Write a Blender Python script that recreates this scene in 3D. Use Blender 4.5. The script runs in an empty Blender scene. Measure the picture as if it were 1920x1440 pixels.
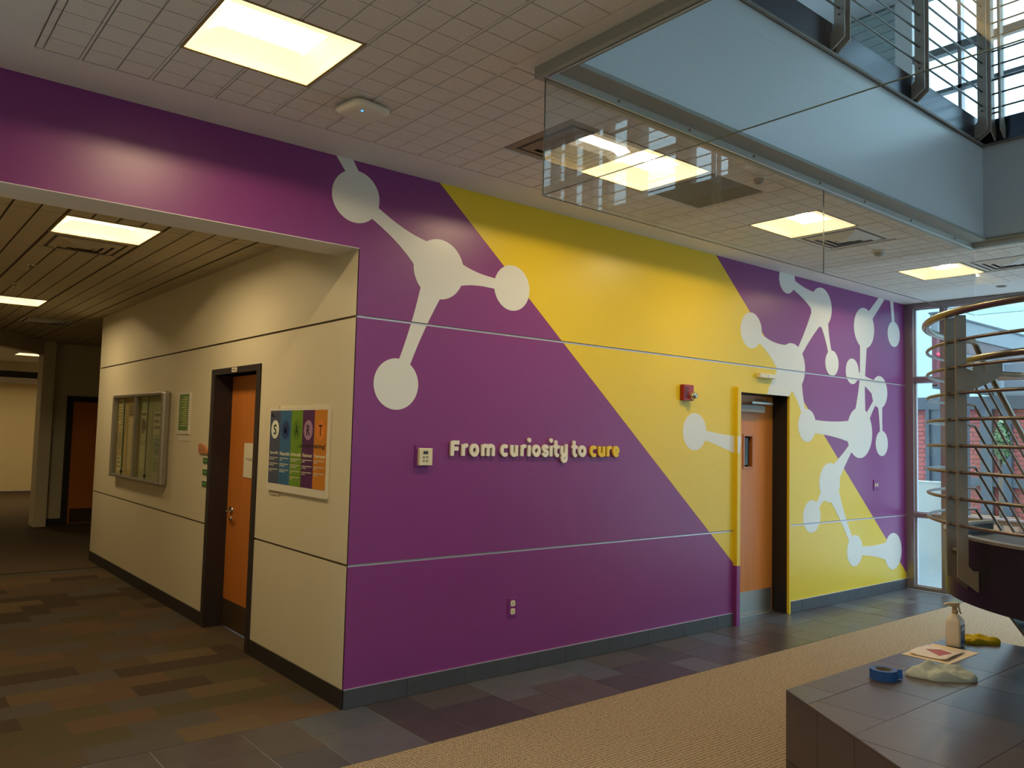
import bpy, bmesh, math, random
from mathutils import Matrix, Vector, noise
random.seed(7)
sc = bpy.context.scene
COL = sc.collection

# ------------------------------------------------------------------ camera, world, exposure
CAM = (-2.42815, -4.54096, 1.70)
YAW, PITCH, ROLL, FPX = 0.684579, 0.0643869, 0.0251065, 1509.28
def cam_basis():
    cy, sy, cp, sp = math.cos(YAW), math.sin(YAW), math.cos(PITCH), math.sin(PITCH)
    f = Vector((sy*cp, cy*cp, sp)); r = Vector((cy, -sy, 0)); u = r.cross(f)
    cr, sr = math.cos(ROLL), math.sin(ROLL)
    return r*cr+u*sr, -r*sr+u*cr, f
r_, u_, f_ = cam_basis()
cd = bpy.data.cameras.new('camera'); cam = bpy.data.objects.new('camera', cd); COL.objects.link(cam)
cam.matrix_world = Matrix(((r_.x, u_.x, -f_.x, CAM[0]), (r_.y, u_.y, -f_.y, CAM[1]), (r_.z, u_.z, -f_.z, CAM[2]), (0, 0, 0, 1)))
cd.sensor_width = 36; cd.lens = FPX*36/1920; cd.clip_start = .05; cd.clip_end = 200
sc.camera = cam

LAMP_STRIP = 88.0                  # brightness of the tubes behind the lenses
LAMP_LENS = .62
LAMP_COL = (1.0, .77, .43)
w = bpy.data.worlds.new('world'); sc.world = w; w.use_nodes = True
bg = w.node_tree.nodes['Background']
def sky_setup():
    nt = w.node_tree; N = nt.nodes; L = nt.links
    tc = N.new('ShaderNodeTexCoord'); sp = N.new('ShaderNodeSeparateXYZ'); rp = N.new('ShaderNodeValToRGB')
    L.new(tc.outputs['Generated'], sp.inputs[0]); L.new(sp.outputs['Z'], rp.inputs[0])
    H = (.47, .60, .69)                       # overcast sky: far brighter overhead than at the horizon
    rp.color_ramp.elements[1].position = 1.0; rp.color_ramp.elements[1].color = (*[v for v in H], 1)
    LO = (.33, .59, .73)                      # cooler and dimmer low sky
    rp.color_ramp.elements[0].position = 0.0; rp.color_ramp.elements[0].color = (*[v*.11 for v in LO], 1)
    e = rp.color_ramp.elements.new(.22); e.color = (*[v*.145 for v in LO], 1)
    e = rp.color_ramp.elements.new(.55); e.color = (*[(a+b)*.5*.48 for a, b in zip(LO, H)], 1)
    L.new(rp.outputs[0], bg.inputs[0]); bg.inputs[1].default_value = 8.2
sky_setup()
vs = sc.view_settings; vs.view_transform = 'Standard'; vs.look = 'None'; vs.gamma = 1; vs.exposure = 1.02; vs.use_curve_mapping = False

# ------------------------------------------------------------------ materials
def lin(c):
    o = []
    for v in c:
        v = v/255.0; o.append(v/12.92 if v <= .04045 else ((v+.055)/1.055)**2.4)
    return (*o, 1)
MATS = {}
def mat(name, rgb, rough=.6, metal=0, noise_s=None, noise_a=.08, bump=0, bump_s=80, spec=.5, coat=0):
    if name in MATS: return MATS[name]
    m = bpy.data.materials.new(name); m.use_nodes = True; nt = m.node_tree; b = nt.nodes['Principled BSDF']
    b.inputs['Base Color'].default_value = lin(rgb); b.inputs['Roughness'].default_value = rough; b.inputs['Metallic'].default_value = metal
    b.inputs['Specular IOR Level'].default_value = spec
    if coat: b.inputs['Coat Weight'].default_value = coat; b.inputs['Coat Roughness'].default_value = .1
    tc = nt.nodes.new('ShaderNodeTexCoord')
    if noise_s:
        n = nt.nodes.new('ShaderNodeTexNoise'); n.inputs['Scale'].default_value = noise_s; n.inputs['Detail'].default_value = 5
        nt.links.new(tc.outputs['Object'], n.inputs['Vector'])
        mx = nt.nodes.new('ShaderNodeMix'); mx.data_type = 'RGBA'; mx.blend_type = 'MIX'
        c = lin(rgb); a = noise_a
        mx.inputs[6].default_value = (*[max(0, v*(1-a*2)) for v in c[:3]], 1); mx.inputs[7].default_value = (*[min(1, v*(1+a*2)) for v in c[:3]], 1)
        nt.links.new(n.outputs['Fac'], mx.inputs[0]); nt.links.new(mx.outputs[2], b.inputs['Base Color'])
    if bump:
        n2 = nt.nodes.new('ShaderNodeTexNoise'); n2.inputs['Scale'].default_value = bump_s; n2.inputs['Detail'].default_value = 3
        nt.links.new(tc.outputs['Object'], n2.inputs['Vector'])
        bp = nt.nodes.new('ShaderNodeBump'); bp.inputs['Strength'].default_value = bump; bp.inputs['Distance'].default_value = .002
        nt.links.new(n2.outputs['Fac'], bp.inputs['Height']); nt.links.new(bp.outputs[0], b.inputs['Normal'])
    MATS[name] = m; return m
def emit(name, rgb, s, base=None):
    if name in MATS: return MATS[name]
    m = mat(name, base or (230, 225, 205), .5); b = m.node_tree.nodes['Principled BSDF']
    b.inputs['Emission Color'].default_value = (*rgb, 1); b.inputs['Emission Strength'].default_value = s
    return m
def glass(name, tint=(.97, .99, .98), k=2.0):
    m = bpy.data.materials.new(name); m.use_nodes = True; nt = m.node_tree; N = nt.nodes; L = nt.links
    for n in list(N): N.remove(n)
    out = N.new('ShaderNodeOutputMaterial'); tr = N.new('ShaderNodeBsdfTransparent'); gl = N.new('ShaderNodeBsdfGlossy')
    gl.inputs['Roughness'].default_value = 0; tr.inputs[0].default_value = (*tint, 1)
    fr = N.new('ShaderNodeFresnel'); fr.inputs['IOR'].default_value = 1.5
    ge = N.new('ShaderNodeNewGeometry'); inv = N.new('ShaderNodeMath'); inv.operation = 'SUBTRACT'; inv.inputs[0].default_value = 1
    L.new(ge.outputs['Backfacing'], inv.inputs[1])
    mu = N.new('ShaderNodeMath'); mu.operation = 'MULTIPLY'; L.new(fr.outputs[0], mu.inputs[0]); L.new(inv.outputs[0], mu.inputs[1])
    m2 = N.new('ShaderNodeMath'); m2.operation = 'MULTIPLY'; m2.inputs[1].default_value = k; m2.use_clamp = True; L.new(mu.outputs[0], m2.inputs[0])
    mx = N.new('ShaderNodeMixShader'); L.new(m2.outputs[0], mx.inputs[0]); L.new(tr.outputs[0], mx.inputs[1]); L.new(gl.outputs[0], mx.inputs[2])
    L.new(mx.outputs[0], out.inputs[0]); MATS[name] = m; return m

PURPLE = mat('purple_paint', (130, 54, 124), .36, noise_s=1.2, noise_a=.02, bump=.04, bump_s=260)
YELLOW = mat('yellow_paint', (226, 194, 34), .36, noise_s=1.2, noise_a=.02, bump=.04, bump_s=260)
VINYL = mat('white_vinyl', (218, 217, 213), .32, noise_s=1.5, noise_a=.01)
CREAM = mat('cream_paint', (218, 208, 182), .5, noise_s=1.0, noise_a=.02, bump=.08, bump_s=220)
GYP = mat('white_gypsum', (224, 220, 218), .75, noise_s=2, noise_a=.02, bump=.1, bump_s=200)
TILEC = mat('acoustic_tile', (226, 219, 214), .9, noise_s=90, noise_a=.06, bump=.5, bump_s=500)
GRIDC = mat('ceiling_grid_paint', (158, 146, 138), .7, noise_s=3, noise_a=.03)
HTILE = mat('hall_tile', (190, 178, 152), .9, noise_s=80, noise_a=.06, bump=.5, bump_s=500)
HGRID = mat('hall_grid_brown', (92, 76, 54), .8, noise_s=3, noise_a=.03)  # dark brown backing that shows between the hall ceiling tiles
ALU = mat('brushed_aluminium', (196, 194, 206), .35, .6, noise_s=20, noise_a=.04)
GROOVESH = mat('groove_shadow_brown', (92, 80, 62), .5, .3, noise_s=20, noise_a=.04)  # shadow in the hall wall grooves, put into a dark brown colour
SLATES = [mat('slate_%s' % n, c, r, noise_s=7, noise_a=.16, bump=.3, bump_s=30) for n, c, r in (('grey', (86, 86, 92), .30), ('dark', (72, 70, 76), .31), ('brown', (78, 71, 72), .33), ('blue', (80, 83, 92), .29), ('plum', (66, 59, 62), .31))]
GROUT = mat('grout', (120, 116, 114), .85, noise_s=30, noise_a=.06)
BASE = mat('base_tile', (72, 74, 80), .45, noise_s=9, noise_a=.12, bump=.2, bump_s=40)
RUBBER = mat('black_rubber_base', (44, 40, 40), .5, noise_s=9, noise_a=.05)
FRAME = mat('dark_bronze_frame', (52, 45, 48), .45, .2, noise_s=14, noise_a=.04)
BLACKJ = mat('black_jamb', (30, 27, 30), .5, noise_s=14, noise_a=.04)
STEEL = mat('satin_steel', (176, 172, 166), .38, .9, noise_s=30, noise_a=.05)
GSTEEL = mat('grey_steel', (132, 122, 112), .5, .15, noise_s=16, noise_a=.06)
CHANNEL = mat('blue_black_steel', (58, 62, 74), .22, .7, noise_s=3, noise_a=.06)
RAIL = mat('brass_tinted_rail', (134, 127, 117), .3, .95, noise_s=12, noise_a=.06)
RODM = mat('rod_steel', (124, 114, 108), .32, .8, noise_s=12, noise_a=.05)
CHROME = mat('chrome', (214, 210, 204), .12, 1.0)
BLACKM = mat('black_stringer', (34, 32, 36), .34, .2, noise_s=4, noise_a=.08)
WHITEP = mat('white_plastic', (226, 220, 206), .4, noise_s=9, noise_a=.01)
BEIGEP = mat('beige_plastic', (220, 208, 176), .4)
PAPER = mat('paper', (226, 216, 196), .8, noise_s=20, noise_a=.02)
INK = mat('black_ink', (28, 26, 28), .6)
RED = mat('alarm_red', (150, 28, 24), .35)
GREEN = mat('sign_green', (52, 112, 52), .5)
ORANGEP = mat('orange_sign', (196, 128, 84), .5)
PURPLEP = mat('purple_plastic', (122, 44, 124), .3)
FASCIA = mat('white_fascia', (206, 208, 212), .32, noise_s=1.5, noise_a=.02, bump=.05, bump_s=120)
LIPM = mat('grey_green_trim', (158, 160, 150), .4, noise_s=6, noise_a=.03)
LIPIN = mat('bright_clamp', (206, 210, 208), .3, .4, noise_s=20, noise_a=.03)
FWIN = mat('window_frame_metal', (150, 140, 142), .28, .55, noise_s=10, noise_a=.03)
OUTW = mat('outside_white_panel', (216, 226, 232), .8, noise_s=2, noise_a=.02)
OUTG = mat('outside_grey_steel', (70, 75, 82), .5, noise_s=2, noise_a=.05)
OUTC = mat('outside_canopy', (112, 118, 122), .6, noise_s=2, noise_a=.03)
OUTM = mat('outside_mauve', (94, 80, 82), .7, noise_s=2, noise_a=.05)
BRICK = mat('brick_red', (164, 84, 78), .85, noise_s=9, noise_a=.16)
MORTAR = mat('mortar', (176, 150, 144), .9, noise_s=30, noise_a=.05)
GROUND = mat('concrete_ground', (160, 166, 170), .9, noise_s=1, noise_a=.06)
GLASSB = glass('baffle_glass', (.965, .985, .975), 2.1)
GLASSW = glass('window_glass', (.93, .97, .98), 1.5)
GLASSN = glass('case_glass', (.93, .95, .90), 1.3)

def wood(name, c1, c2):
    m = mat(name, c1, .4); nt = m.node_tree; b = nt.nodes['Principled BSDF']
    tc = nt.nodes.new('ShaderNodeTexCoord'); mp = nt.nodes.new('ShaderNodeMapping'); mp.inputs['Scale'].default_value = (14, 14, .9)
    n = nt.nodes.new('ShaderNodeTexNoise'); n.inputs['Scale'].default_value = 3; n.inputs['Detail'].default_value = 6; n.inputs['Distortion'].default_value = .6
    mx = nt.nodes.new('ShaderNodeMix'); mx.data_type = 'RGBA'; mx.inputs[6].default_value = lin(c1); mx.inputs[7].default_value = lin(c2)
    L = nt.links; L.new(tc.outputs['Object'], mp.inputs[0]); L.new(mp.outputs[0], n.inputs['Vector']); L.new(n.outputs['Fac'], mx.inputs[0]); L.new(mx.outputs[2], b.inputs['Base Color'])
    return m
WOOD = wood('maple_veneer', (190, 106, 38), (214, 134, 58))
DOORFRAMEW = wood('lite_trim_wood', (176, 104, 56), (190, 120, 66))

def carpet_front():
    m = mat('woven_tan_carpet', (150, 124, 88), .95); nt = m.node_tree; b = nt.nodes['Principled BSDF']; N = nt.nodes; L = nt.links
    tc = N.new('ShaderNodeTexCoord')
    def wave(axis, s):
        mp = N.new('ShaderNodeMapping'); L.new(tc.outputs['Object'], mp.inputs[0])
        wv = N.new('ShaderNodeTexWave'); wv.bands_direction = axis; wv.inputs['Scale'].default_value = s; wv.inputs['Distortion'].default_value = 1.2; wv.inputs['Detail'].default_value = 1
        wv.inputs['Detail Scale'].default_value = 2
        L.new(mp.outputs[0], wv.inputs['Vector']); return wv
    a = wave('X', 17); c = wave('Y', 13)
    mu = N.new('ShaderNodeMath'); mu.operation = 'MULTIPLY'; L.new(a.outputs['Fac'], mu.inputs[0]); L.new(c.outputs['Fac'], mu.inputs[1])
    n = N.new('ShaderNodeTexNoise'); n.inputs['Scale'].default_value = 60; n.inputs['Detail'].default_value = 4; L.new(tc.outputs['Object'], n.inputs['Vector'])
    ad = N.new('ShaderNodeMath'); ad.operation = 'ADD'; L.new(mu.outputs[0], ad.inputs[0]); L.new(n.outputs['Fac'], ad.inputs[1])
    rp = N.new('ShaderNodeValToRGB'); rp.color_ramp.elements[0].position = .3; rp.color_ramp.elements[0].color = lin((102, 82, 60)); rp.color_ramp.elements[1].position = 1.0; rp.color_ramp.elements[1].color = lin((184, 164, 138))
    L.new(ad.outputs[0], rp.inputs[0]); L.new(rp.outputs[0], b.inputs['Base Color'])
    bp = N.new('ShaderNodeBump'); bp.inputs['Strength'].default_value = .9; bp.inputs['Distance'].default_value = .006; L.new(ad.outputs[0], bp.inputs['Height']); L.new(bp.outputs[0], b.inputs['Normal'])
    b.inputs['Specular IOR Level'].default_value = .15
    return m
CARPETF = carpet_front()
HC = [mat('hall_carpet_%s' % n, c, .98, noise_s=120, noise_a=.18, bump=.7, bump_s=420, spec=.1) for n, c in (('umber', (88, 74, 58)), ('olive', (84, 76, 56)), ('tan', (100, 84, 62)), ('grey', (86, 79, 72)), ('dark', (74, 62, 50)), ('rust', (98, 78, 60)))]

# ------------------------------------------------------------------ mesh helpers
class MB:
    def __init__(s): s.v = []; s.f = []; s.sm = []
    def add(s, vs, fs, smooth=False):
        o = len(s.v); s.v += [tuple(p) for p in vs]
        for f in fs: s.f.append([i+o for i in f]); s.sm.append(smooth)
        return s
    def box(s, x0, x1, y0, y1, z0, z1):
        x0, x1 = min(x0, x1), max(x0, x1); y0, y1 = min(y0, y1), max(y0, y1); z0, z1 = min(z0, z1), max(z0, z1)
        v = [(x0,y0,z0),(x1,y0,z0),(x1,y1,z0),(x0,y1,z0),(x0,y0,z1),(x1,y0,z1),(x1,y1,z1),(x0,y1,z1)]
        return s.add(v, [(0,3,2,1),(4,5,6,7),(0,1,5,4),(1,2,6,5),(2,3,7,6),(3,0,4,7)])
    def prism(s, poly, fn, a, b, smooth_side=False):
        # poly: 2-D points; fn(u, v, w) -> 3-D; extruded from w=a to w=b
        n = len(poly); v = [fn(p[0], p[1], a) for p in poly]+[fn(p[0], p[1], b) for p in poly]
        s.add(v, [list(range(n))[::-1], list(range(n, 2*n))]); 
        return s.add(v, [(i, (i+1) % n, n+(i+1) % n, n+i) for i in range(n)], smooth_side)
    def tube(s, pts, r, seg=10, closed=False, cap=True):
        pts = [Vector(p) for p in pts]; n = len(pts); rings = []; up = None
        for i in range(n):
            a = pts[(i-1) % n] if (closed or i > 0) else pts[i]; b = pts[(i+1) % n] if (closed or i < n-1) else pts[i]
            t = (b-a).normalized()
            if up is None: up = Vector((0, 0, 1)) if abs(t.z) < .9 else Vector((1, 0, 0))
            e1 = t.cross(up).normalized(); e2 = e1.cross(t).normalized(); up = e2
            rr = r[i] if isinstance(r, (list, tuple)) else r
            rings.append([pts[i]+(e1*math.cos(q)+e2*math.sin(q))*rr for q in [2*math.pi*k/seg for k in range(seg)]])
        v = [p for R in rings for p in R]; f = []
        m = n if closed else n-1
        for i in range(m):
            for k in range(seg):
                a = i*seg+k; b = i*seg+(k+1) % seg; c = ((i+1) % n)*seg+(k+1) % seg; d = ((i+1) % n)*seg+k
                f.append((a, b, c, d))
        s.add(v, f, True)
        if cap and not closed: s.add(rings[0], [list(range(seg))]); s.add(rings[-1], [list(range(seg))[::-1]])
        return s
    def lathe(s, prof, c, seg=24, axis='z', smooth=True):
        # prof: (r, h); c: centre
        v = []; f = []; n = len(prof)
        for r, h in prof:
            for k in range(seg):
                q = 2*math.pi*k/seg; a, b = r*math.cos(q), r*math.sin(q)
                v.append({'z': (c[0]+a, c[1]+b, c[2]+h), 'y': (c[0]+a, c[1]+h, c[2]+b), 'x': (c[0]+h, c[1]+a, c[2]+b)}[axis])
        for i in range(n-1):
            for k in range(seg): f.append((i*seg+k, i*seg+(k+1) % seg, (i+1)*seg+(k+1) % seg, (i+1)*seg+k))
        return s.add(v, f, smooth)
    def mesh(s, name):
        me = bpy.data.meshes.new(name); me.from_pydata(s.v, [], s.f); me.polygons.foreach_set('use_smooth', s.sm)
        bm = bmesh.new(); bm.from_mesh(me)
        bmesh.ops.remove_doubles(bm, verts=bm.verts, dist=1e-6); bmesh.ops.recalc_face_normals(bm, faces=bm.faces)
        bm.to_mesh(me); bm.free(); me.update(); return me
def link(name, me, m=None, parent=None, label=None, bevel=0, kind=None):
    o = bpy.data.objects.new(name, me); COL.objects.link(o)
    if m is not None and not me.materials: me.materials.append(m)
    if parent is not None: o.parent = parent
    if label: o['label'] = label
    if kind: o['kind'] = kind
    if bevel:
        b = o.modifiers.new('bevel', 'BEVEL'); b.width = bevel; b.segments = 2; b.limit_method = 'ANGLE'
    return o
def obj(name, mb, m, parent=None, label=None, bevel=0, kind=None): return link(name, mb.mesh(name), m, parent, label, bevel, kind)
def thing(name, label, cat, group=None, kind=None, loc=(0, 0, 0)):
    o = bpy.data.objects.new(name, None); COL.objects.link(o); o.location = loc; o.empty_display_size = .1
    o['label'] = label
    if cat: o['category'] = cat
    if group: o['group'] = group
    if kind: o['kind'] = kind
    return o
def tag(o, label, cat, group=None):
    o['label'] = label; o['category'] = cat
    if group: o['group'] = group
    return o
def struct(name, label=None, mb=None, m=None, bevel=0):
    if mb is None: o = bpy.data.objects.new(name, None); COL.objects.link(o)
    else: o = obj(name, mb, m, bevel=bevel)
    o['kind'] = 'structure'
    if label: o['label'] = label
    return o
def clip(poly, x0, x1, z0, z1):
    def cut(P, f, g):
        out = []
        for i in range(len(P)):
            a, b = P[i-1], P[i]; fa, fb = f(a), f(b)
            if fa >= 0: 
                if fb >= 0: out.append(b)
                else: out.append(g(a, b, fa/(fa-fb)))
            elif fb >= 0: out.append(g(a, b, fa/(fa-fb))); out.append(b)
        return out
    g = lambda a, b, t: (a[0]+(b[0]-a[0])*t, a[1]+(b[1]-a[1])*t)
    for f in (lambda p: p[0]-x0, lambda p: x1-p[0], lambda p: p[1]-z0, lambda p: z1-p[1]):
        poly = cut(poly, f, g)
        if len(poly) < 3: return []
    return poly
XZ = lambda u, v, w: (u, w, v)        # on the mural wall: u = x, v = z, w = y
def WALLL(u, v, w): return (w, u, v)  # on the hall side wall: u = y, v = z, w = x
def text_mesh(body, fn, u0, u1, v0, v1, a, b, name='letter'):
    cu = bpy.data.curves.new('t', 'FONT'); cu.body = body; cu.size = 1; cu.extrude = .5; cu.resolution_u = 3; cu.offset = .012
    to = bpy.data.objects.new('t', cu); COL.objects.link(to)
    dg = bpy.context.evaluated_depsgraph_get(); me = bpy.data.meshes.new_from_object(to.evaluated_get(dg))
    bpy.data.objects.remove(to); bpy.data.curves.remove(cu)
    xs = [v.co.x for v in me.vertices]; ys = [v.co.y for v in me.vertices]
    x0, x1, y0, y1 = min(xs), max(xs), min(ys), max(ys)
    for v in me.vertices:
        v.co = Vector(fn(u0+(v.co.x-x0)/(x1-x0)*(u1-u0), v0+(v.co.y-y0)/(y1-y0)*(v1-v0), a if v.co.z < 0 else b))
    me.name = name; me.materials.clear(); me.update(); return me

# ------------------------------------------------------------------ levels of the building
ZC, ZS, ZH = 3.422, 2.867, 3.091
G1, G2, GB = 2.433, .869, .115
XE, YE = 7.45, 6.816
GX = [-1.385+.624*k for k in range(-1, 14)]       # main ceiling grid
LIPX0, LIPX1, LIPY, SOUTH = -.03, 4.81, -1.775, -11.5
# ------------------------------------------------------------------ shell
struct('floor', 'concrete floor slab under the carpet and slate', MB().box(-4.6, 7.5, -11.6, 20, -.12, -.012), GROUT)
floor = bpy.data.objects['floor']
obj('carpet', MB().box(-4.5, 7.42, -11.5, -.768, -.012, .0), CARPETF, floor, 'woven tan carpet in front of the slate border')
obj('carpet', MB().box(-2.6, 3.0, 6.2, 19.3, -.012, -.001), HC[0], floor, 'dark brown carpet of the far corridor')
# slate border: 18 inch columns and 12 inch columns by turns
xs = [-.333]; k = 0
while xs[-1] < XE: xs.append(xs[-1]+(.474 if k % 2 == 0 else .312)); k += 1
cols = [(xs[i], xs[i+1], i % 2 == 0) for i in range(len(xs)-1)]
x = xs[0]; k = 1; left = []
while x > -4.4: wd = .312 if k % 2 else .474; left.append((x-wd, x, k % 2 == 0)); x -= wd; k += 1
g = .0028
obj('grout_bed', MB().box(-4.4, XE, -.765, -.001, -.012, -.0022), mat('light_grout', (150, 146, 142), .8, noise_s=40, noise_a=.06), floor)
pat = [0, 3, 1, 0, 2, 4, 3, 1, 0, 2, 3, 4, 1, 0]
ti = 0
for (a, b, wide) in left+cols:
    b = min(b, XE)
    if b-a < .05: continue
    s = -.318 if wide else -.474
    for (c, d) in ((s, -.003), (-.765, s)):
        c0 = random.choice([0, 1, 2, 3, 4]) if c > -.5 else random.choice([0, 1, 2, 4, 4])
        if abs(a-.141) < .02 and d < -.4: c0 = 4
        obj('slate_tile', MB().box(a+g, b-g, c+g, d-g, -.012, random.uniform(-.0006, .0008)), SLATES[c0 if a > -.4 else random.choice([1, 2, 4, 2])], floor)
obj('slate_tile', MB().box(4.03, 4.9, 0.0, .2, -.012, .0), SLATES[1], floor)
obj('carpet', MB().box(0, .15, 1.575, 2.51, -.012, -.0005), HC[0], floor)
# hall carpet laid as tiles
sizes = {}
y = .0
row = 0
while y < 6.1:
    x = -3.0 if row % 2 else -2.8
    while x < 0:
        wd = .47; x1 = min(x+wd, -.0)
        key = round(x1-x, 3)
        c = random.choices(range(6), (5, 4, 1.3, 3, 3, 2))[0]
        if (key, c) not in sizes:
            me = MB().box(0, key, 0, .235, -.012, 0).mesh('carpet_tile'); me.materials.append(HC[c]); sizes[(key, c)] = me
        o = link('carpet_tile', sizes[(key, c)], None, floor); o.location = (x, y, 0)
        x = x1
    y += .235; row += 1

# walls
wallf = struct('wall_front', 'purple feature wall with yellow diagonal band and white molecules')
def wpanel(x0, x1, z0, z1, m=PURPLE, y0=0, y1=.012, label=None): return obj('panel', MB().box(x0, x1, y0, y1, z0, z1), m, wallf, label)
DX0, DX1, DZ = 3.985, 4.93, 2.215
hg = .008
backing = MB().box(.013, DX0+.028, .012, .30, 0, ZC).box(DX1-.008, XE+.05, .012, .30, 0, ZC).box(DX0+.028, DX1-.008, .012, .30, DZ-.024, ZC)
obj('wall_core', backing, CREAM, wallf)
wpanel(0, DX0, GB, G2-hg); wpanel(0, DX0, G2+hg, G1-hg); wpanel(DX1, XE, GB, G2-hg); wpanel(DX1, XE, G2+hg, G1-hg); wpanel(DX0, DX1, DZ, G1-hg); wpanel(0, XE, G1+hg, ZC)
obj('header', MB().box(-4.5, 0, 0, .30, ZS, ZC), PURPLE, wallf, 'purple header beam over the hall opening')
obj('header_soffit', MB().box(-4.5, 0, .0, .30, ZS-.004, ZS), GYP, wallf, 'white underside of the header beam')
for a, b, z in ((0, DX0, G2), (DX1, XE, G2), (0, XE, G1)):
    obj('reveal_strip', MB().box(a+.002, b-.001, .004, .0119, z-hg, z+hg*.2), ALU, wallf, 'bright metal reveal strip')
obj('seam', MB().box(-1.1, -1.0985, -.0004, 0, ZS, ZC), mat('seam_line', (112, 52, 110), .4), wallf)

# mural on the wall
RECTS = [(0, DX0, GB, G2-hg), (0, DX0, G2+hg, G1-hg), (DX1, XE, GB, G2-hg), (DX1, XE, G2+hg, G1-hg), (DX0, DX1, DZ, G1-hg), (0, XE, G1+hg, ZC), (-4.5, 0, ZS, ZC)]
def painted(polys, depth, m, label, name):
    mb = MB()
    for i, P in enumerate(polys):
        for (a, b, c, d) in RECTS:
            Q = clip(P, a, b, c, d)
            if len(Q) >= 3: mb.prism(Q, XZ, -depth-.00003*i, 0)
    return obj(name, mb, m, wallf, label)
painted([[(.583, 3.43), (3.675, 3.43), (7.60, .055), (7.60, .05), (4.61, .05)]], .0008, YELLOW, 'yellow diagonal band across the purple wall', 'yellow_band')
CIR = {'A':(-.038,3.191,.168),'B':(.611,2.823,.206),'C':(1.256,2.782,.167),'D':(.303,2.019,.168),'E':(4.869,3.365,.145),'F':(5.526,3.156,.213),'G':(4.251,2.777,.175),'H':(4.960,2.470,.248),
 'I':(5.744,2.573,.138),'J':(6.178,2.515,.143),'K':(6.450,3.030,.232),'L':(7.162,3.030,.153),'M':(6.803,2.316,.188),'N':(6.341,1.833,.284),'O':(5.250,1.885,.170),'P':(6.853,1.720,.146),
 'Q':(5.697,1.286,.210),'R':(5.341,.944,.168),'S':(6.226,.530,.170),'T':(7.117,.462,.211),'U':(3.398,1.778,.166)}
def circle(c): return [(c[0]+c[2]*math.cos(t*math.pi/36), c[1]+c[2]*math.sin(t*math.pi/36)) for t in range(72)]
def neck(p, q, w0, w1, pw=2.2):
    # from outer end p (half width w0) flaring to q (half width w1)
    dx, dz = q[0]-p[0], q[1]-p[1]; L = math.hypot(dx, dz); nx, nz = -dz/L, dx/L; A = []; B = []
    for i in range(17):
        t = i/16; wd = w0+(w1-w0)*t**pw
        A.append((p[0]+dx*t+nx*wd, p[1]+dz*t+nz*wd)); B.append((p[0]+dx*t-nx*wd, p[1]+dz*t-nz*wd))
    return A+B[::-1]
def bond(a, b, w0=.045, w1=.12, pw=2.2):
    ca, cb = CIR[a], CIR[b]; L = math.hypot(cb[0]-ca[0], cb[1]-ca[1]); ux, uz = (cb[0]-ca[0])/L, (cb[1]-ca[1])/L
    p = (ca[0]+ux*ca[2]*.86, ca[1]+uz*ca[2]*.86); s = math.sqrt(max(0, cb[2]**2-w1**2))*.97
    return neck(p, (cb[0]-ux*s, cb[1]-uz*s), w0, w1, pw)
painted([circle(CIR[k]) for k in 'ABCD']+[neck((-.06, 3.33), (-.145, 3.45), .042, .05, 1), bond('A', 'B', .045, .10, 2.6), bond('C', 'B', .038, .078, 2.6), bond('D', 'B', .045, .085, 2.0)], .0018, VINYL, 'white molecule of four discs, left of the band', 'molecule_graphic')
painted([circle(CIR[k]) for k in 'EFGHI']+[bond('E', 'F', .05, .095), bond('H', 'F', .05, .105, 1.8), bond('I', 'F', .036, .075), bond('G', 'H', .05, .16, 2.0), bond('O', 'H', .042, .10, 1.8),
    neck((4.83, 2.34), (4.30, 1.75), .16, .10, 1)], .0018, VINYL, 'white molecule of large discs above the brown door', 'molecule_graphic')
painted([circle(CIR[k]) for k in 'KL']+[neck((6.57, 3.17), (6.90, 3.45), .06, .045, 1), neck((7.15, 3.16), (7.11, 3.45), .032, .04, 1)], .0017, VINYL, 'white discs hanging from the ceiling line', 'molecule_graphic')
painted([circle(CIR[k]) for k in 'JM']+[bond('J', 'M', .045, .085, 1.8), bond('P', 'M', .03, .05)], .0021, VINYL, 'white small discs at the right', 'molecule_graphic')
stem = neck((6.43, 2.84), (6.40, 2.42), .085, .058, .45)
stem2 = neck((6.40, 2.42), (6.355, 2.06), .060, .115, 1.3)
painted([circle(CIR[k]) for k in 'NOPQRST']+[stem, stem2, bond('M', 'N', .035, .05), bond('O', 'N', .07, .115), bond('N', 'Q', .045, .10, 1.5), bond('R', 'Q', .04, .06), bond('S', 'Q', .042, .10), bond('S', 'T', .05, .10)], .0024, VINYL, 'white molecule cluster right of the brown door', 'molecule_graphic')
painted([circle(CIR['U']), neck((3.54, 1.75), (4.03, 1.665), .045, .085, 1.6)], .0018, VINYL, 'single white disc with a stem left of the brown door', 'molecule_graphic')

# tiled baseboard under the mural
bb = struct('baseboard_front', 'dark grey tiled skirting under the mural')
bx = [0, .456]
while bx[-1] < XE: bx.append(bx[-1]+.4695)
obj('grout_bed', MB().box(0, DX0-.01, .002, .011, 0, GB).box(DX1+.01, XE, .002, .011, 0, GB), GROUT, bb)
for i in range(len(bx)-1):
    for (lo, hi) in ((0.0, DX0-.01), (DX1+.01, XE)):
        a, b = max(bx[i], lo), min(bx[i+1], hi)
        if b-a > .02: obj('base_tile', MB().box(a+.0015, b-.0015, -.011, .002, .002, GB), BASE, bb)
obj('top_trim', MB().box(0, DX0-.01, -.0115, .001, GB, GB+.004).box(DX1+.01, XE, -.0115, .001, GB, GB+.004), ALU, bb)

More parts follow.
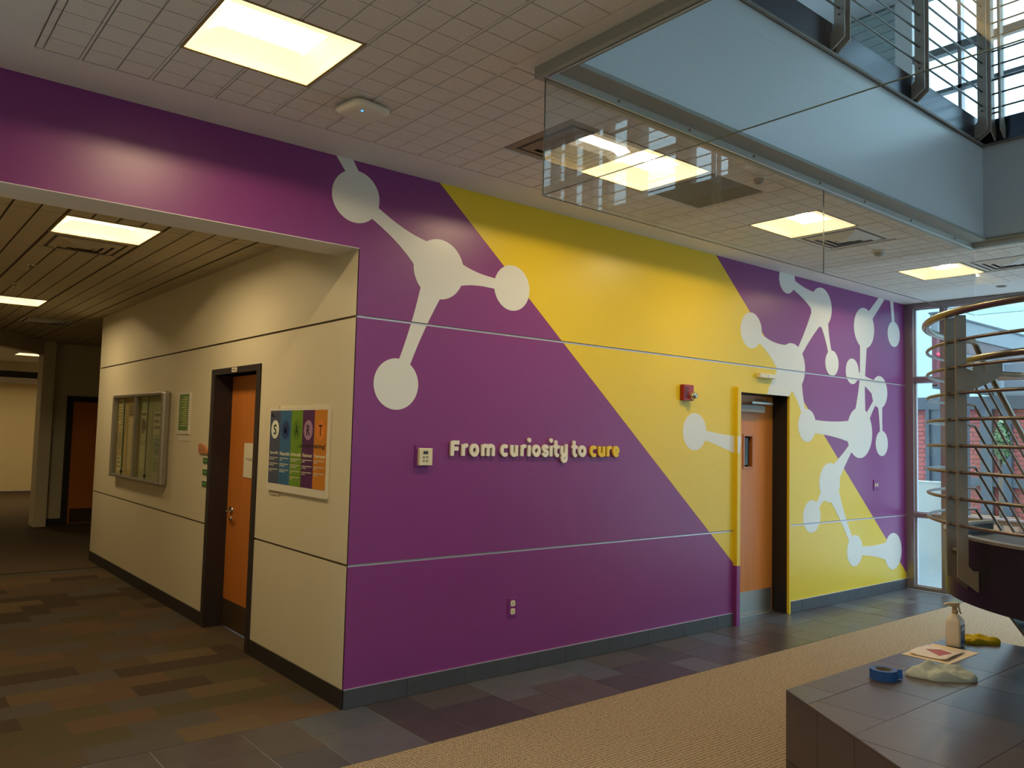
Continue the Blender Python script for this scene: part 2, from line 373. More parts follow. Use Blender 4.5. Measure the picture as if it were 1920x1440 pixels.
# side wall of the hall
WD0, WD1, WDZ = 1.50, 2.59, 2.212
walls = struct('wall_left', 'cream side wall of the hall')
obj('wall_core', MB().box(.012, .30, .0125, WD0+.05, 0, ZH+.3).box(.012, .30, WD1-.05, YE-.0, 0, ZH+.3).box(.012, .30, WD0+.05, WD1-.05, WDZ-.05, ZH+.3), GROOVESH, walls)  # core carries the groove shadow colour, seen between the panels
def spanel(y0, y1, z0, z1): return obj('panel', MB().box(0, .012, y0, y1, z0, z1), CREAM, walls)
spanel(.0006, WD0, .11, G2-hg); spanel(.0006, WD0, G2+hg, G1-hg); spanel(WD1, YE, .11, G2-hg); spanel(WD1, YE, G2+hg, G1-hg); spanel(WD0, WD1, WDZ, G1-hg); spanel(.0006, YE, G1+hg, ZH+.3)
obj('end_return', MB().box(.0, 3.0, YE, YE+.012, 0, ZH+.2), CREAM, walls)
bl = struct('baseboard_left', 'black rubber skirting along the cream hall wall', MB().box(-.010, .012, .0, WD0, .001, .115).box(-.010, .012, WD1, YE, .001, .115), RUBBER)

# other walls that close the rooms
struct('wall_back', 'far south wall behind the camera', MB().box(-4.6, 0, SOUTH-.1, SOUTH, 0, 7.6).box(7.0, 7.5, SOUTH-.1, SOUTH, 0, 7.6).box(0, 7, SOUTH-.1, SOUTH, 0, .5).box(0, 7, SOUTH-.1, SOUTH, 7.1, 7.6).box(0, 7, SOUTH-.1, SOUTH, 3.4, 4.4), GYP)
w3 = struct('window_3', 'large glazing of the south wall behind the camera')
for k in range(8): obj('mullion', MB().box(k*.99, k*.99+.06, SOUTH-.08, SOUTH+.02, .5, 7.1), FWIN, w3)
obj('glass_pane', MB().box(0, 7, SOUTH-.05, SOUTH-.044, .5, 7.1), GLASSW, w3)
struct('wall_west', 'west wall behind the camera', MB().box(-4.7, -4.5, SOUTH, .3, 0, 7.6), CREAM)
struct('wall_hall_west', 'west wall of the hall', MB().box(-2.8, -2.6, .30, 9.0, 0, 3.4), CREAM)
struct('wall_upper_north', 'upper floor north wall', MB().box(-4.6, 7.5, 3.0, 3.1, 4.41, 7.6), GYP)
# far end of the hall
far = struct('wall_far', 'far end wall of the corridor with a pier')
obj('wall_core', MB().box(.16, 3.0, 11.1, 11.25, 0, 3.3), CREAM, far)
obj('pier', MB().box(-.02, .16, 10.8, 11.25, 0, 3.3), CREAM, far)
hd = MB().prism([(-.02, 10.8), (-.02, 11.0), (-1.7, 8.3), (-1.7, 8.0)], lambda u, v, w_: (u, v, w_), 2.86, 3.3)
obj('opening_header', hd, CREAM, far)
obj('side_wall', MB().box(3.0, 3.1, YE, 11.1, 0, 3.3), CREAM, far)
struct('baseboard_far', 'dark skirting at the corridor end', MB().box(.17, .44, 11.085, 11.1, 0, .1), RUBBER)
lob = struct('wall_lobby', 'bright cream wall of the far lobby', MB().box(-4, 5, 19.3, 19.4, 0, 2.72), mat('lobby_cream', (226, 206, 160), .6, noise_s=1, noise_a=.02))
struct('wall_lobby_east', 'lobby side wall', MB().box(3.0, 3.1, 11.25, 19.3, 0, 3.4), CREAM)
struct('wall_lobby_south', 'wall closing the lobby', MB().box(-4.0, -2.6, 8.8, 9.0, 0, 3.4), CREAM)
struct('wall_lobby_west', 'lobby west wall', MB().box(-4.0, -3.9, 9, 19.3, 0, 3.4), CREAM)
struct('trim_1', 'grey ledge over the lobby wall', MB().box(-4, 3, 19.15, 19.4, 2.72, 2.86), GYP)
struct('trim_2', 'dark slot above the lobby ledge', MB().box(-4, 3, 19.30, 19.4, 2.86, 3.03), BLACKJ)
struct('trim_4', 'cream band above the dark slot', MB().box(-4, 3, 19.28, 19.4, 3.03, 3.3), CREAM)
struct('ceiling_lobby', 'lobby ceiling')

# ------------------------------------------------------------------ ceilings
ceil = struct('ceiling', 'suspended tile ceiling of the main hall')
cz = ZC
gy = MB()
gy.box(-4.6, 7.5, -.355, 0, cz, cz+.01)                       # border along the mural wall
gy.box(-4.6, -1.895, SOUTH, -.355, cz, cz+.01)                # left border
gy.box(6.727, 7.5, SOUTH, -.355, cz, cz+.01)                  # right border
gy.box(-.137, LIPX0-.02, SOUTH, -1.69, cz, cz+.01)            # round the opening
gy.box(LIPX0-.02, LIPX1+.02, LIPY+.02, -1.69, cz, cz+.01)
obj('gypsum_border', gy, GYP, ceil, 'plain plaster border of the ceiling')
LIGHTS = [(-1.385, -.82), (1.111, -.82), (2.983, -.82), (5.479, -.82), (-1.385, -3.22), (-1.385, -5.62), (5.479, -4.42), (-1.385, -8.02), (5.479, -7.42)]
VENTS = [(.487, -.82), (3.607, -.82), (5.479, -1.42)]
GRILLE = [(1.735, -.82)]
def holed(x0, x1, y0, y1, z0, z1, holes):
    X = sorted({x0, x1, *[v for h in holes for v in h[:2] if x0 < v < x1]}); Y = sorted({y0, y1, *[v for h in holes for v in h[2:] if y0 < v < y1]}); mb = MB()
    for j in range(len(Y)-1):
        run = None
        for i in range(len(X)-1):
            cx, cy = (X[i]+X[i+1])/2, (Y[j]+Y[j+1])/2
            inside = any(h[0] < cx < h[1] and h[2] < cy < h[3] for h in holes)
            if inside:
                if run is not None: mb.box(run, X[i], Y[j], Y[j+1], z0, z1); run = None
            elif run is None: run = X[i]
        if run is not None: mb.box(run, X[-1], Y[j], Y[j+1], z0, z1)
    return mb
HOLES = [(a, a+.624, b-.6, b) for a, b in LIGHTS]+[(LIPX0-.05, LIPX1+.05, SOUTH, LIPY+.05)]
obj('ceiling_slab', holed(-4.6, 7.5, SOUTH, 0, cz+.008, cz+.12, HOLES), GRIDC, ceil)
taken = [(round(a, 2), round(b, 2)) for a, b in LIGHTS+VENTS+GRILLE]
ys = [-.355, -.82]+[-.82-.6*k for k in range(1, 18)]
tmeshes = {}
def tile_mesh(w_, d_, xo, yo):
    key = (round(w_, 3), round(d_, 3), round(xo, 2), round(yo, 2))
    if key in tmeshes: return tmeshes[key]
    mb = MB()
    for q in (0, .156*2-xo-.006, w_-.006):
        if -.001 <= q < w_: mb.box(max(q, 0), min(q+(.006 if q in (0, w_-.006) else .012), w_), -d_+.002, -.002, -.001, .006)
    xsq = [0, .156, .312, .468, .624]; ysq = [0, .15, .30, .45, .60]
    for i in range(4):
        a, b = xsq[i]-xo, xsq[i+1]-xo
        ga = .011 if i in (0, 2) else .0028; gb = .011 if i in (1, 3) else .0028
        a, b = max(a+ga, .012 if a < 0 else 0), min(b-gb, w_-.004)
        for j in range(4):
            c, d = ysq[j]-yo, ysq[j+1]-yo
            c, d = max(c, 0)+.003, min(d, d_)-.003
            if b-a > .01 and d-c > .01: mb.box(a, b, -d, -c, -.003, .006)
    me = mb.mesh('ceiling_tile'); me.materials.append(TILEC); tmeshes[key] = me; return me
for i in range(len(GX)-1):
    for j in range(len(ys)-1):
        x0, x1, y1, y0 = GX[i], GX[i+1], ys[j], ys[j+1]
        xo = yo = 0
        if x0 < -1.9: xo = -1.895-x0; x0 = -1.895
        if j == 0: yo = .6-.465
        if x0 > 6.7: continue
        if (round(x0, 2), round(y1, 2)) in taken: continue
        cx = (x0+x1)/2
        if -.137-.01 < x0 < 4.8 and y1 < -1.3:
            if j == 2: y0 = -1.69
            else: continue
        if x0 > 4.8 and x0 < 4.9 and y1 < -1.3 : pass
        if y1 < -5.5 and x0 < 3: continue
        if y1 < -4.9: continue
        o = link('ceiling_tile', tile_mesh(x1-x0, y1-y0, xo, yo), None, ceil); o.location = (x0, y1, cz)
# joined field of tiles out of view behind the camera
mb = MB()
for i in range(len(GX)-1):
    for j in range(len(ys)-1):
        x0, x1, y1, y0 = max(GX[i], -1.895), GX[i+1], ys[j], ys[j+1]
        if y1 >= -4.9 or x0 > 6.7 or (-.15 < x0 < 4.8) or (round(x0, 2), round(y1, 2)) in taken: continue
        mb.box(x0+.012, x1-.012, y0+.003, y1-.003, cz, cz+.008)
obj('tile_field', mb, TILEC, ceil, kind='stuff')

obj('ceiling_slab', holed(-4, 3.1, 8.9, 19.4, 3.25, 3.4, [(.3, 1.2, 15.9, 16.6), (-1.6, -.7, 14.3, 15.0)]), GYP, bpy.data.objects['ceiling_lobby'])
hc = struct('ceiling_hall', 'lower strip-tile ceiling of the hall')
obj('ceiling_slab', holed(-2.8, 3.1, .30, 11.3, ZH+.009, ZH+.12, [(-1.42, -.796, 1.43, 2.03), (-1.42, -.796, 5.76, 6.38)]), HGRID, hc)
HX = [-2.668, -2.044, -1.42, -.796, -.172, .02]; HY = [.30, 1.42, 2.66, 3.90, 5.14, 6.38, 7.60, 8.84, 10.08, 11.1]
HX2 = HX[:-1]+[.452, 1.076, 1.7, 2.324, 2.948]
HL = [(-1.42, 1.42), (-1.42, 5.76)]; HV = [(-1.42, 2.04), (-.796, 7.60)]
hm = {}
def htile(x0, x1, y0, y1):
    key = (round(x1-x0, 3), round(y1-y0, 3))
    if key not in hm:
        mb = MB(); n = max(1, round(key[0]/.156))
        for i in range(n): mb.box(i*key[0]/n+(.012 if i == 0 else .007), (i+1)*key[0]/n-(.012 if i == n-1 else .007), .004, key[1]-.004, 0, .006)
        hm[key] = mb.mesh('ceiling_tile'); hm[key].materials.append(HTILE)
    o = link('ceiling_tile', hm[key], None, hc); o.location = (x0, y0, ZH)
for j in range(len(HY)-1):
    X_ = HX if HY[j+1] <= 6.4 else HX2
    for i in range(len(X_)-1):
        x0, x1, y0, y1 = X_[i], X_[i+1], HY[j], HY[j+1]
        if abs(x0+1.42) < .01 and abs(y0-1.42) < .01: continue
        if abs(x0+1.42) < .01 and abs(y0-5.14) < .01: htile(x0, x1, 5.14, 5.76); continue
        if abs(x0+.796) < .01 and abs(y0-7.6) < .01: htile(x0, x1, 8.2, 8.84); continue
        htile(x0, x1, y0, y1)

# ------------------------------------------------------------------ ceiling lights
LENS = emit('lit_lens', (1.0, .82, .47), LAMP_LENS, (176, 156, 98)); STRIP = emit('lit_tube_band', LAMP_COL, LAMP_STRIP); FRL = mat('fixture_frame', (150, 128, 78), .5)
def make_light(x0, y1, zc, w_, d_, label, group):
    t = thing('ceiling_light', label, 'light', group, loc=(x0, y1, zc))
    W, D, m = w_, d_, .014
    fr = MB().box(0, W, -m, 0, -.003, .012).box(0, W, -D, -D+m, -.003, .012).box(0, m, -D+m, -m, -.003, .012).box(W-m, W, -D+m, -m, -.003, .012)
    obj('frame', fr, FRL, t)
    nx, ny = 26, 22; H = .085; lens = MB(); strip = MB(); xa, xb, ya, yb = m, W-m, -D+m, -m
    def P(i, j):
        u, v = i/nx, j/ny; xx = xa+(xb-xa)*u; yy = ya+(yb-ya)*v
        h = H*max(0, 1-abs(2*v-1)**2)**.6; e = min(u, 1-u)*(xb-xa)/.13
        return (xx, yy, min(h, H*min(1, e)**.8))
    def sf(mb, i0, i1, j0, j1):
        v = [P(i, j) for i in range(i0, i1+1) for j in range(j0, j1+1)]; n = j1-j0+1
        mb.add(v, [(a*n+b, a*n+b+1, (a+1)*n+b+1, (a+1)*n+b) for a in range(i1-i0) for b in range(j1-j0)], False)
    sf(lens, 0, nx, 0, 6); sf(lens, 0, nx, 16, ny); sf(lens, 0, 2, 6, 16); sf(lens, nx-4, nx, 6, 16); sf(strip, 4, nx-6, 9, 13)
    halo = MB(); sf(halo, 2, nx-4, 6, 9); sf(halo, 2, nx-4, 13, 16); sf(halo, 2, 4, 9, 13); sf(halo, nx-6, nx-4, 9, 13)
    lens.box(xa+.02, xb-.02, ya+.012, ya+.05, .004, .012)
    obj('lens', lens, LENS, t); obj('tube_band', strip, STRIP, t); obj('glow_band', halo, emit('lit_lens_centre', (1.0, .84, .52), 1.5, (176, 156, 98)), t)
    obj('housing', MB().box(.004, W-.004, -D+.004, -.004, .1, .104).box(.004, .006, -D+.004, -.004, .0, .1).box(W-.006, W-.004, -D+.004, -.004, 0, .1).box(.004, W-.004, -D+.004, -D+.006, 0, .1).box(.004, W-.004, -.006, -.004, 0, .1), FRL, t)
    return t
LLAB = ['square warm ceiling light nearest the camera, above the purple header', 'square warm ceiling light seen through the glass, left of the two behind it', 'square warm ceiling light in front of the slotted vent, behind the glass joint', 'farthest square warm ceiling light, near the window corner']
for i, (a, b) in enumerate(LIGHTS):
    lab = LLAB[i] if i < 4 else 'square warm ceiling light behind the camera, number %s from the mural' % ['one', 'two', 'three', 'four', 'five'][i-4]
    make_light(a, b, cz, .624, .6, lab, 'square ceiling lights of the main hall')
# the ceiling slab must be open above fixtures: housings sit in it
make_light(HL[0][0], HL[0][1]+.61, ZH, .624, .61, 'warm hall ceiling light just inside the header beam', 'hall ceiling lights')
make_light(HL[1][0], HL[1][1]+.62, ZH, .624, .62, 'second warm hall ceiling light, farther along the cream wall', 'hall ceiling lights')
make_light(.3, 16.6, 3.25, .9, .7, 'small warm light in the far lobby', 'hall ceiling lights')
make_light(-1.6, 15.0, 3.25, .9, .7, 'warm lobby light hidden left of the opening', 'hall ceiling lights')

# ------------------------------------------------------------------ vents, grille, detectors
def make_vent(x0, y1, zc, w_, d_, label, m=GYP):
    t = thing('air_diffuser', label, 'vent', 'square slotted air diffusers', loc=(x0, y1, zc))
    cx, cy = w_/2, -d_/2
    obj('back_pan', MB().box(.01, w_-.01, -d_+.01, -.01, .005, .008), mat('vent_dark', (110, 100, 92), .8), t)
    for k, (s, dz) in enumerate(((.295, 0), (.225, -.004), (.165, -.007), (.105, -.010), (.05, -.012))):
        a = s*w_/.62; b = s*d_/.6; t_ = .052 if k else .045; mb = MB()
        if k < 4:
            mb.add([(cx-a, cy-b, dz+.004), (cx+a, cy-b, dz+.004), (cx+a, cy+b, dz+.004), (cx-a, cy+b, dz+.004), (cx-a+t_, cy-b+t_, dz-.012 if k else dz), (cx+a-t_, cy-b+t_, dz-.012 if k else dz), (cx+a-t_, cy+b-t_, dz-.012 if k else dz), (cx-a+t_, cy+b-t_, dz-.012 if k else dz)], [(0, 1, 5, 4), (1, 2, 6, 5), (2, 3, 7, 6), (3, 0, 4, 7)])
        else: mb.box(cx-a, cx+a, cy-b, cy+b, dz-.006, dz)
        obj('louvre', mb, m, t)
    return t
make_vent(.487, -.82, cz, .624, .6, 'air diffuser cut by the left edge of the glass', mat('vent_brown', (150, 136, 124), .6))
make_vent(3.607, -.82, cz, .624, .6, 'air diffuser behind the light at the glass joint')
make_vent(5.479, -1.42, cz, .624, .6, 'air diffuser at the right edge, next to the farthest light')
make_vent(-1.42, 2.66, ZH, .624, .60, 'air diffuser directly behind the first hall light', HTILE)
make_vent(-.796, 8.2, ZH, .624, .60, 'dim air diffuser far down the hall', GYP)
t = thing('return_grille', 'perforated grey return grille behind the second ceiling light', 'grille', loc=(1.735, -.82, cz))
obj('frame', MB().box(0, .624, -.02, 0, -.002, .006).box(0, .624, -.6, -.58, -.002, .006).box(0, .02, -.58, -.02, -.002, .006).box(.604, .624, -.58, -.02, -.002, .006), GYP, t)
obj('back_pan', MB().box(.01, .614, -.59, -.01, .006, .008), BLACKJ, t)
mb = MB()
for i in range(29): mb.box(.022+i*.02, .032+i*.02, -.58, -.02, .001, .004)
for i in range(28): mb.box(.02, .604, -.575+i*.02, -.567+i*.02, .0015, .0035)
obj('perforated_face', mb, mat('grille_grey', (150, 144, 136), .6), t, kind='stuff')

t = thing('wireless_access_point', 'white rounded ceiling box with a blue status light', 'access point')
def rrect(cx, cy, a, b, r, n=6):
    P = []
    for (sx, sy, q0) in ((1, 1, 0), (-1, 1, 90), (-1, -1, 180), (1, -1, 270)):
        for k in range(n+1):
            q = math.radians(q0+90*k/n); P.append((cx+sx*(a-r)+r*math.cos(q), cy+sy*(b-r)+r*math.sin(q)))
    return P
def rot2(P, c, ang):
    ca, sa = math.cos(ang), math.sin(ang); return [(c[0]+(p[0]-c[0])*ca-(p[1]-c[1])*sa, c[1]+(p[0]-c[0])*sa+(p[1]-c[1])*ca) for p in P]
UP = lambda u, v, w_: (u, v, w_)
ac = (-.44, -.80); ap = rot2(rrect(*ac, .115, .115, .05), ac, math.radians(8))
ap2 = rot2(rrect(*ac, .098, .098, .045), ac, math.radians(8)); ap3 = rot2(rrect(*ac, .07, .07, .04), ac, math.radians(8))
mb = MB(); n = len(ap); lv = [(ap3, cz-.012), (ap, cz-.018), (ap, cz-.036), (ap2, cz-.050), (ap3, cz-.054)]
mb.add([(p[0], p[1], z) for P, z in lv for p in P], [(i*n+k, i*n+(k+1) % n, (i+1)*n+(k+1) % n, (i+1)*n+k) for i in range(4) for k in range(n)], True); mb.add([(p[0], p[1], cz-.054) for p in ap3], [list(range(n))])
obj('case', mb, WHITEP, t); obj('mounting_plate', MB().box(-.50, -.38, -.86, -.74, cz-.018, cz), GSTEEL, t)
obj('status_light', MB().lathe([(0, -.0575), (.006, -.0575), (.006, -.053)], (-.475, -.86, cz), 10), emit('blue_led', (.05, .35, 1.0), 1.3, (40, 110, 220)), t, 'blue status light')
def detector(x, y, z, label, r=.06):
    t = thing('smoke_detector', label, 'detector')
    obj('base_ring', MB().lathe([(r*1.1, 0), (r*1.1, -.008), (r*.9, -.014), (r*.8, -.02)], (x, y, z), 24), WHITEP, t)
    obj('sensor_dome', MB().lathe([(r*.8, -.02), (r*.6, -.042), (r*.35, -.052), (0, -.054)], (x, y, z), 24), mat('smoked_lens', (170, 160, 150), .3), t)
detector(4.53, -1.12, cz, 'round smoke detector between the third and farthest lights')
detector(2.03, -1.56, cz, 'round detector near the glass above the return grille', .045)
for x, y, z, lab in ((-1.30, 3.55, ZH, 'sprinkler head in the hall ceiling, nearer of two'), (-1.25, 4.75, ZH, 'sprinkler head in the hall ceiling, beside the second hall light')):
    t = thing('sprinkler_head', lab, 'sprinkler'); obj('escutcheon', MB().lathe([(.035, 0), (.035, -.006), (.012, -.012)], (x, y, z), 16), CHROME, t); obj('deflector', MB().lathe([(.008, -.012), (.008, -.03), (.02, -.032), (.0, -.034)], (x, y, z), 12), CHROME, t)
t = thing('recessed_downlight', 'tiny round fitting in the plaster border by the windows', 'light fitting'); obj('trim_ring', MB().lathe([(.05, 0), (.05, -.006), (.03, -.008), (.03, .0)], (6.95, -1.25, cz), 20), GSTEEL, t)

# ------------------------------------------------------------------ doors
d1 = struct('door_1', 'tan wooden door in a black jamb, set in the mural')
p = .042
obj('frame_side', MB().box(DX0, DX0+.05, -p, .012, .55, DZ), YELLOW, d1, 'left frame leg painted yellow')
obj('frame_side', MB().box(DX0, DX0+.05, -p, .012, 0, .55), PURPLE, d1, 'foot of the left frame leg painted purple')
obj('frame_head', MB().box(DX0+.05, DX1-.03, -.014, .012, DZ-.045, DZ), YELLOW, d1, 'frame head painted yellow')
obj('frame_side', MB().box(DX1-.03, DX1, -.014, .012, 0, DZ), YELLOW, d1, 'right frame leg painted yellow')
painted_neck = clip(neck((3.54, 1.75), (4.03, 1.665), .045, .085, 1.6), DX0, DX0+.05, 0, DZ)
obj('frame_graphic', MB().prism(painted_neck, XZ, -p-.0008, -p), VINYL, d1, 'white stem painted over the frame')
pn = clip(neck((4.83, 2.34), (4.30, 1.75), .16, .10, 1), DX0+.05, DX1, DZ-.045, DZ)
obj('frame_graphic', MB().prism(pn, XZ, -.0152, -.014), VINYL, d1, 'white shape painted over the frame head')
obj('jamb', MB().box(DX1-.03, DX1-.01, .012, .24, 0, DZ-.04), BLACKJ, d1); obj('jamb', MB().box(DX0+.03, DX0+.05, .012, .24, 0, DZ-.04), BLACKJ, d1); obj('jamb', MB().box(DX0+.05, DX1-.03, .012, .24, DZ-.045, DZ-.025), BLACKJ, d1)
SY = .18; sx0, sx1 = DX0+.05, DX1-.03
leaf = MB().box(sx0, 4.40, SY, SY+.045, .008, DZ-.05).box(4.54, sx1, SY, SY+.045, .008, DZ-.05).box(4.40, 4.54, SY, SY+.045, .008, 1.45).box(4.40, 4.54, SY, SY+.045, 1.76, DZ-.05)
lf = obj('door_leaf', leaf, WOOD, d1)
obj('vision_panel', MB().box(4.42, 4.52, SY+.018, SY+.024, 1.47, 1.74), mat('dark_glass', (50, 44, 44), .1), lf)
obj('vision_trim', MB().box(4.385, 4.405, SY-.008, SY+.002, 1.435, 1.775).box(4.535, 4.555, SY-.008, SY+.002, 1.435, 1.775).box(4.405, 4.535, SY-.008, SY+.002, 1.435, 1.455).box(4.405, 4.535, SY-.008, SY+.002, 1.755, 1.775), DOORFRAMEW, lf)
obj('kick_plate', MB().box(sx0+.01, sx1-.02, SY-.004, SY, .012, .235), STEEL, d1, 'brushed steel kick plate')
obj('door_closer', MB().box(4.20, 4.66, SY-.07, SY-.001, 1.99, 2.065), GSTEEL, d1, bevel=.006)
obj('closer_arm', MB().tube([(4.45, SY-.05, 2.075), (4.74, SY-.055, 2.105), (4.62, SY-.03, 2.13)], .008, 8).box(4.44, 4.80, SY-.07, SY-.05, 2.08, 2.10), STEEL, d1)
obj('threshold', MB().box(sx0, sx1, SY-.03, SY+.05, .0, .008), STEEL, d1)
obj('push_bar_end', MB().box(4.07, 4.12, SY-.06, SY, .92, 1.10), STEEL, d1)
obj('dark_closet', MB().box(3.9, 5.0, SY+.07, SY+.08, 0, DZ), BLACKJ, d1)

d2 = struct('door_2', 'orange wooden door in a dark frame on the cream hall wall')
fy0, fy1 = WD0, WD1; iy0, iy1 = 1.575, 2.51; FD = .15
obj('frame_side', MB().box(-.012, .02, fy0, iy0, 0, WDZ), FRAME, d2); obj('frame_side', MB().box(-.012, .02, iy1, fy1, 0, WDZ), FRAME, d2); obj('frame_head', MB().box(-.012, .02, iy0, iy1, 2.162, WDZ), FRAME, d2)
obj('jamb', MB().box(.02, FD+.06, iy1, iy1+.02, 0, 2.162), FRAME, d2); obj('jamb', MB().box(.02, FD+.06, iy0-.02, iy0, 0, 2.162), FRAME, d2); obj('jamb', MB().box(.02, FD+.06, iy0, iy1, 2.162, 2.18), FRAME, d2)
obj('door_leaf', MB().box(FD, FD+.045, iy0+.002, iy1-.002, .01, 2.158), WOOD, d2)
obj('kick_plate', MB().box(FD-.003, FD, iy0+.01, iy1-.01, .015, .24), mat('dark_kick_plate', (96, 78, 62), .35, .5, noise_s=12), d2, 'dull bronze kick plate')
hd2 = obj('lever_handle', MB().lathe([(0, -.012), (.03, -.012), (.032, 0)], (FD, 2.40, 1.0), 20, 'x').tube([(FD-.01, 2.40, 1.0), (FD-.055, 2.40, 1.0), (FD-.06, 2.385, 1.0), (FD-.06, 2.28, .998)], .010, 10), CHROME, d2, 'chrome lever handle')
obj('lock_cylinder', MB().lathe([(0, -.016), (.016, -.016), (.018, 0)], (FD, 2.40, .93), 16, 'x'), CHROME, d2)
d3 = struct('door_3', 'dim brown door at the corridor end')
obj('frame_side', MB().box(.42, .52, 11.06, 11.1, 0, 2.2), FRAME, d3); obj('frame_head', MB().box(.52, 1.6, 11.06, 11.1, 2.10, 2.2), FRAME, d3); obj('frame_side', MB().box(1.5, 1.6, 11.06, 11.1, 0, 2.1), FRAME, d3)
obj('door_leaf', MB().box(.52, 1.5, 11.075, 11.1, .01, 2.10), WOOD, d3); obj('kick_plate', MB().box(.55, 1.47, 11.07, 11.075, .02, .26), mat('dark_kick_plate2', (96, 78, 62), .35, .5), d3)
o = obj('door_number_tag', MB().box(-.016, -.012, 1.99, 2.10, 2.17, 2.206), PAPER); tag(o, 'small white number tag on the dark frame head of the hall door', 'tag')
link('printed_number', text_mesh('100A', lambda u, v, w_: (w_, 2.09-u, v), 0, .085, 2.178, 2.198, -.0165, -.016, 'printed_number'), INK, o)

# ------------------------------------------------------------------ raised lettering on the wall: strokes with round ends
BL, XH, CAPH = 1.545, 1.644, 1.668
def arc(cx, cy, rx, ry, a0, a1, n=14): return [(cx+rx*math.cos(math.radians(a0+(a1-a0)*i/n)), cy+ry*math.sin(math.radians(a0+(a1-a0)*i/n))) for i in range(n+1)]
# glyphs on a 0..1 wide box, height units: x-height 1.0, cap 1.25
GL = {
 'F': [[(.16, .0), (.16, 1.24)], [(.16, 1.14), (.90, 1.14)], [(.16, .62), (.82, .62)]],
 'r': [[(.2, .0), (.2, 1.0)], [(.2, .60)]+arc(.72, .60, .50, .30, 170, 80, 8)],
 'o': [arc(.5, .5, .36, .40, 0, 360, 28)],
 'm': [[(.12, .0), (.12, 1.0)], [(.12, .62)]+arc(.32, .64, .19, .26, 170, 0, 10)+[(.5, .0)], [(.5, .62)]+arc(.70, .64, .19, .26, 170, 0, 10)+[(.88, .0)]],
 'c': [arc(.56, .5, .40, .40, 62, 298, 20)],
 'u': [[(.17, 1.0), (.17, .36)]+arc(.49, .36, .32, .26, 180, 350, 10)+[(.82, .50)], [(.82, 1.0), (.82, .0)]],
 'i': [[(.5, .0), (.5, .98)]],
 's': [arc(.52, .71, .30, .21, 40, 250, 12)+arc(.48, .29, .32, .21, 70, -145, 12)],
 't': [[(.34, 1.34), (.34, .34)]+arc(.64, .34, .30, .26, 180, 290, 8), [(.10, .88), (.85, .88)]],
 'y': [[(.17, 1.0), (.17, .40)]+arc(.49, .40, .32, .28, 180, 350, 10)+[(.82, .5)], [(.82, 1.0), (.82, -.20)]+arc(.52, -.20, .30, .26, 0, -200, 12)+[(.40, .02), (.62, .10), (.80, .16)]],
 'e': [arc(.5, .5, .36, .40, 318, 20, 4)[::-1][:0]+[(.16, .46), (.84, .52)]+arc(.5, .5, .36, .40, 8, 305, 22)],
}
word = [('F',.732,.823,0),('r',.826,.893,0),('o',.894,.984,0),('m',.993,1.127,0),('c',1.167,1.248,0),('u',1.258,1.34,0),('r',1.356,1.421,0),('i',1.424,1.46,0),('o',1.465,1.558,0),('s',1.561,1.639,0),('i',1.641,1.678,0),('t',1.684,1.746,0),('y',1.75,1.835,0),('t',1.875,1.936,0),('o',1.939,2.033,0),('c',2.066,2.15,1),('u',2.157,2.246,1),('r',2.256,2.325,1),('e',2.325,2.408,1)]
sign = thing('wall_lettering', 'raised letters reading From curiosity to cure on the purple wall', 'sign')
LETW = mat('letter_white', (232, 224, 206), .4); LETY = mat('letter_yellow', (232, 196, 40), .4)
for (ch, a, b, yl) in word:
    hs = .0138 if ch != 'm' else .0132
    mb = MB(); H = XH-BL
    def M(p):
        lo, hi = a+hs*.55, b-hs*.55
        if ch in 'i': return ((a+b)/2, BL+hs*.6+p[1]*(H-hs*1.2))
        return (lo+(hi-lo)*(p[0] if ch not in 'Frmuyt' else p[0]), BL+hs*.7+p[1]*(H-hs*1.4))
    kk = 0
    for st in GL[ch]:
        P = [M(q) for q in st]
        for i in range(len(P)-1):
            dx, dz = P[i+1][0]-P[i][0], P[i+1][1]-P[i][1]; L = math.hypot(dx, dz) or 1e-6; nx, nz = -dz/L*hs, dx/L*hs
            kk += 1; mb.prism([(P[i][0]+nx, P[i][1]+nz), (P[i+1][0]+nx, P[i+1][1]+nz), (P[i+1][0]-nx, P[i+1][1]-nz), (P[i][0]-nx, P[i][1]-nz)], XZ, -.022-kk*5e-5, -.006-kk*3e-5)
        for q in P[1:-1]:
            kk += 1; mb.prism([(q[0]+hs*math.cos(k*math.pi/6), q[1]+hs*math.sin(k*math.pi/6)) for k in range(12)], XZ, -.022-kk*5e-5, -.006-kk*3e-5)
        if ch in 'cste' or (ch == 'y' and len(st) > 14):
            for q in (P[0], P[-1]): kk += 1; mb.prism([(q[0]+hs*math.cos(k*math.pi/6), q[1]+hs*math.sin(k*math.pi/6)) for k in range(12)], XZ, -.022-kk*5e-5, -.006-kk*3e-5)
    if ch == 'i': mb.prism([((a+b)/2+.0165*math.cos(k*math.pi/8), 1.672+.0165*math.sin(k*math.pi/8)) for k in range(16)], XZ, -.022, -.006)
    cxl = (a+b)/2
    mb.lathe([(.003, -.007), (.003, 0)], (M(GL[ch][0][0])[0], 0, M(GL[ch][0][0])[1]), 6, 'y')
    obj('letter', mb, LETY if yl else LETW, sign, 'yellow letter' if yl else None)

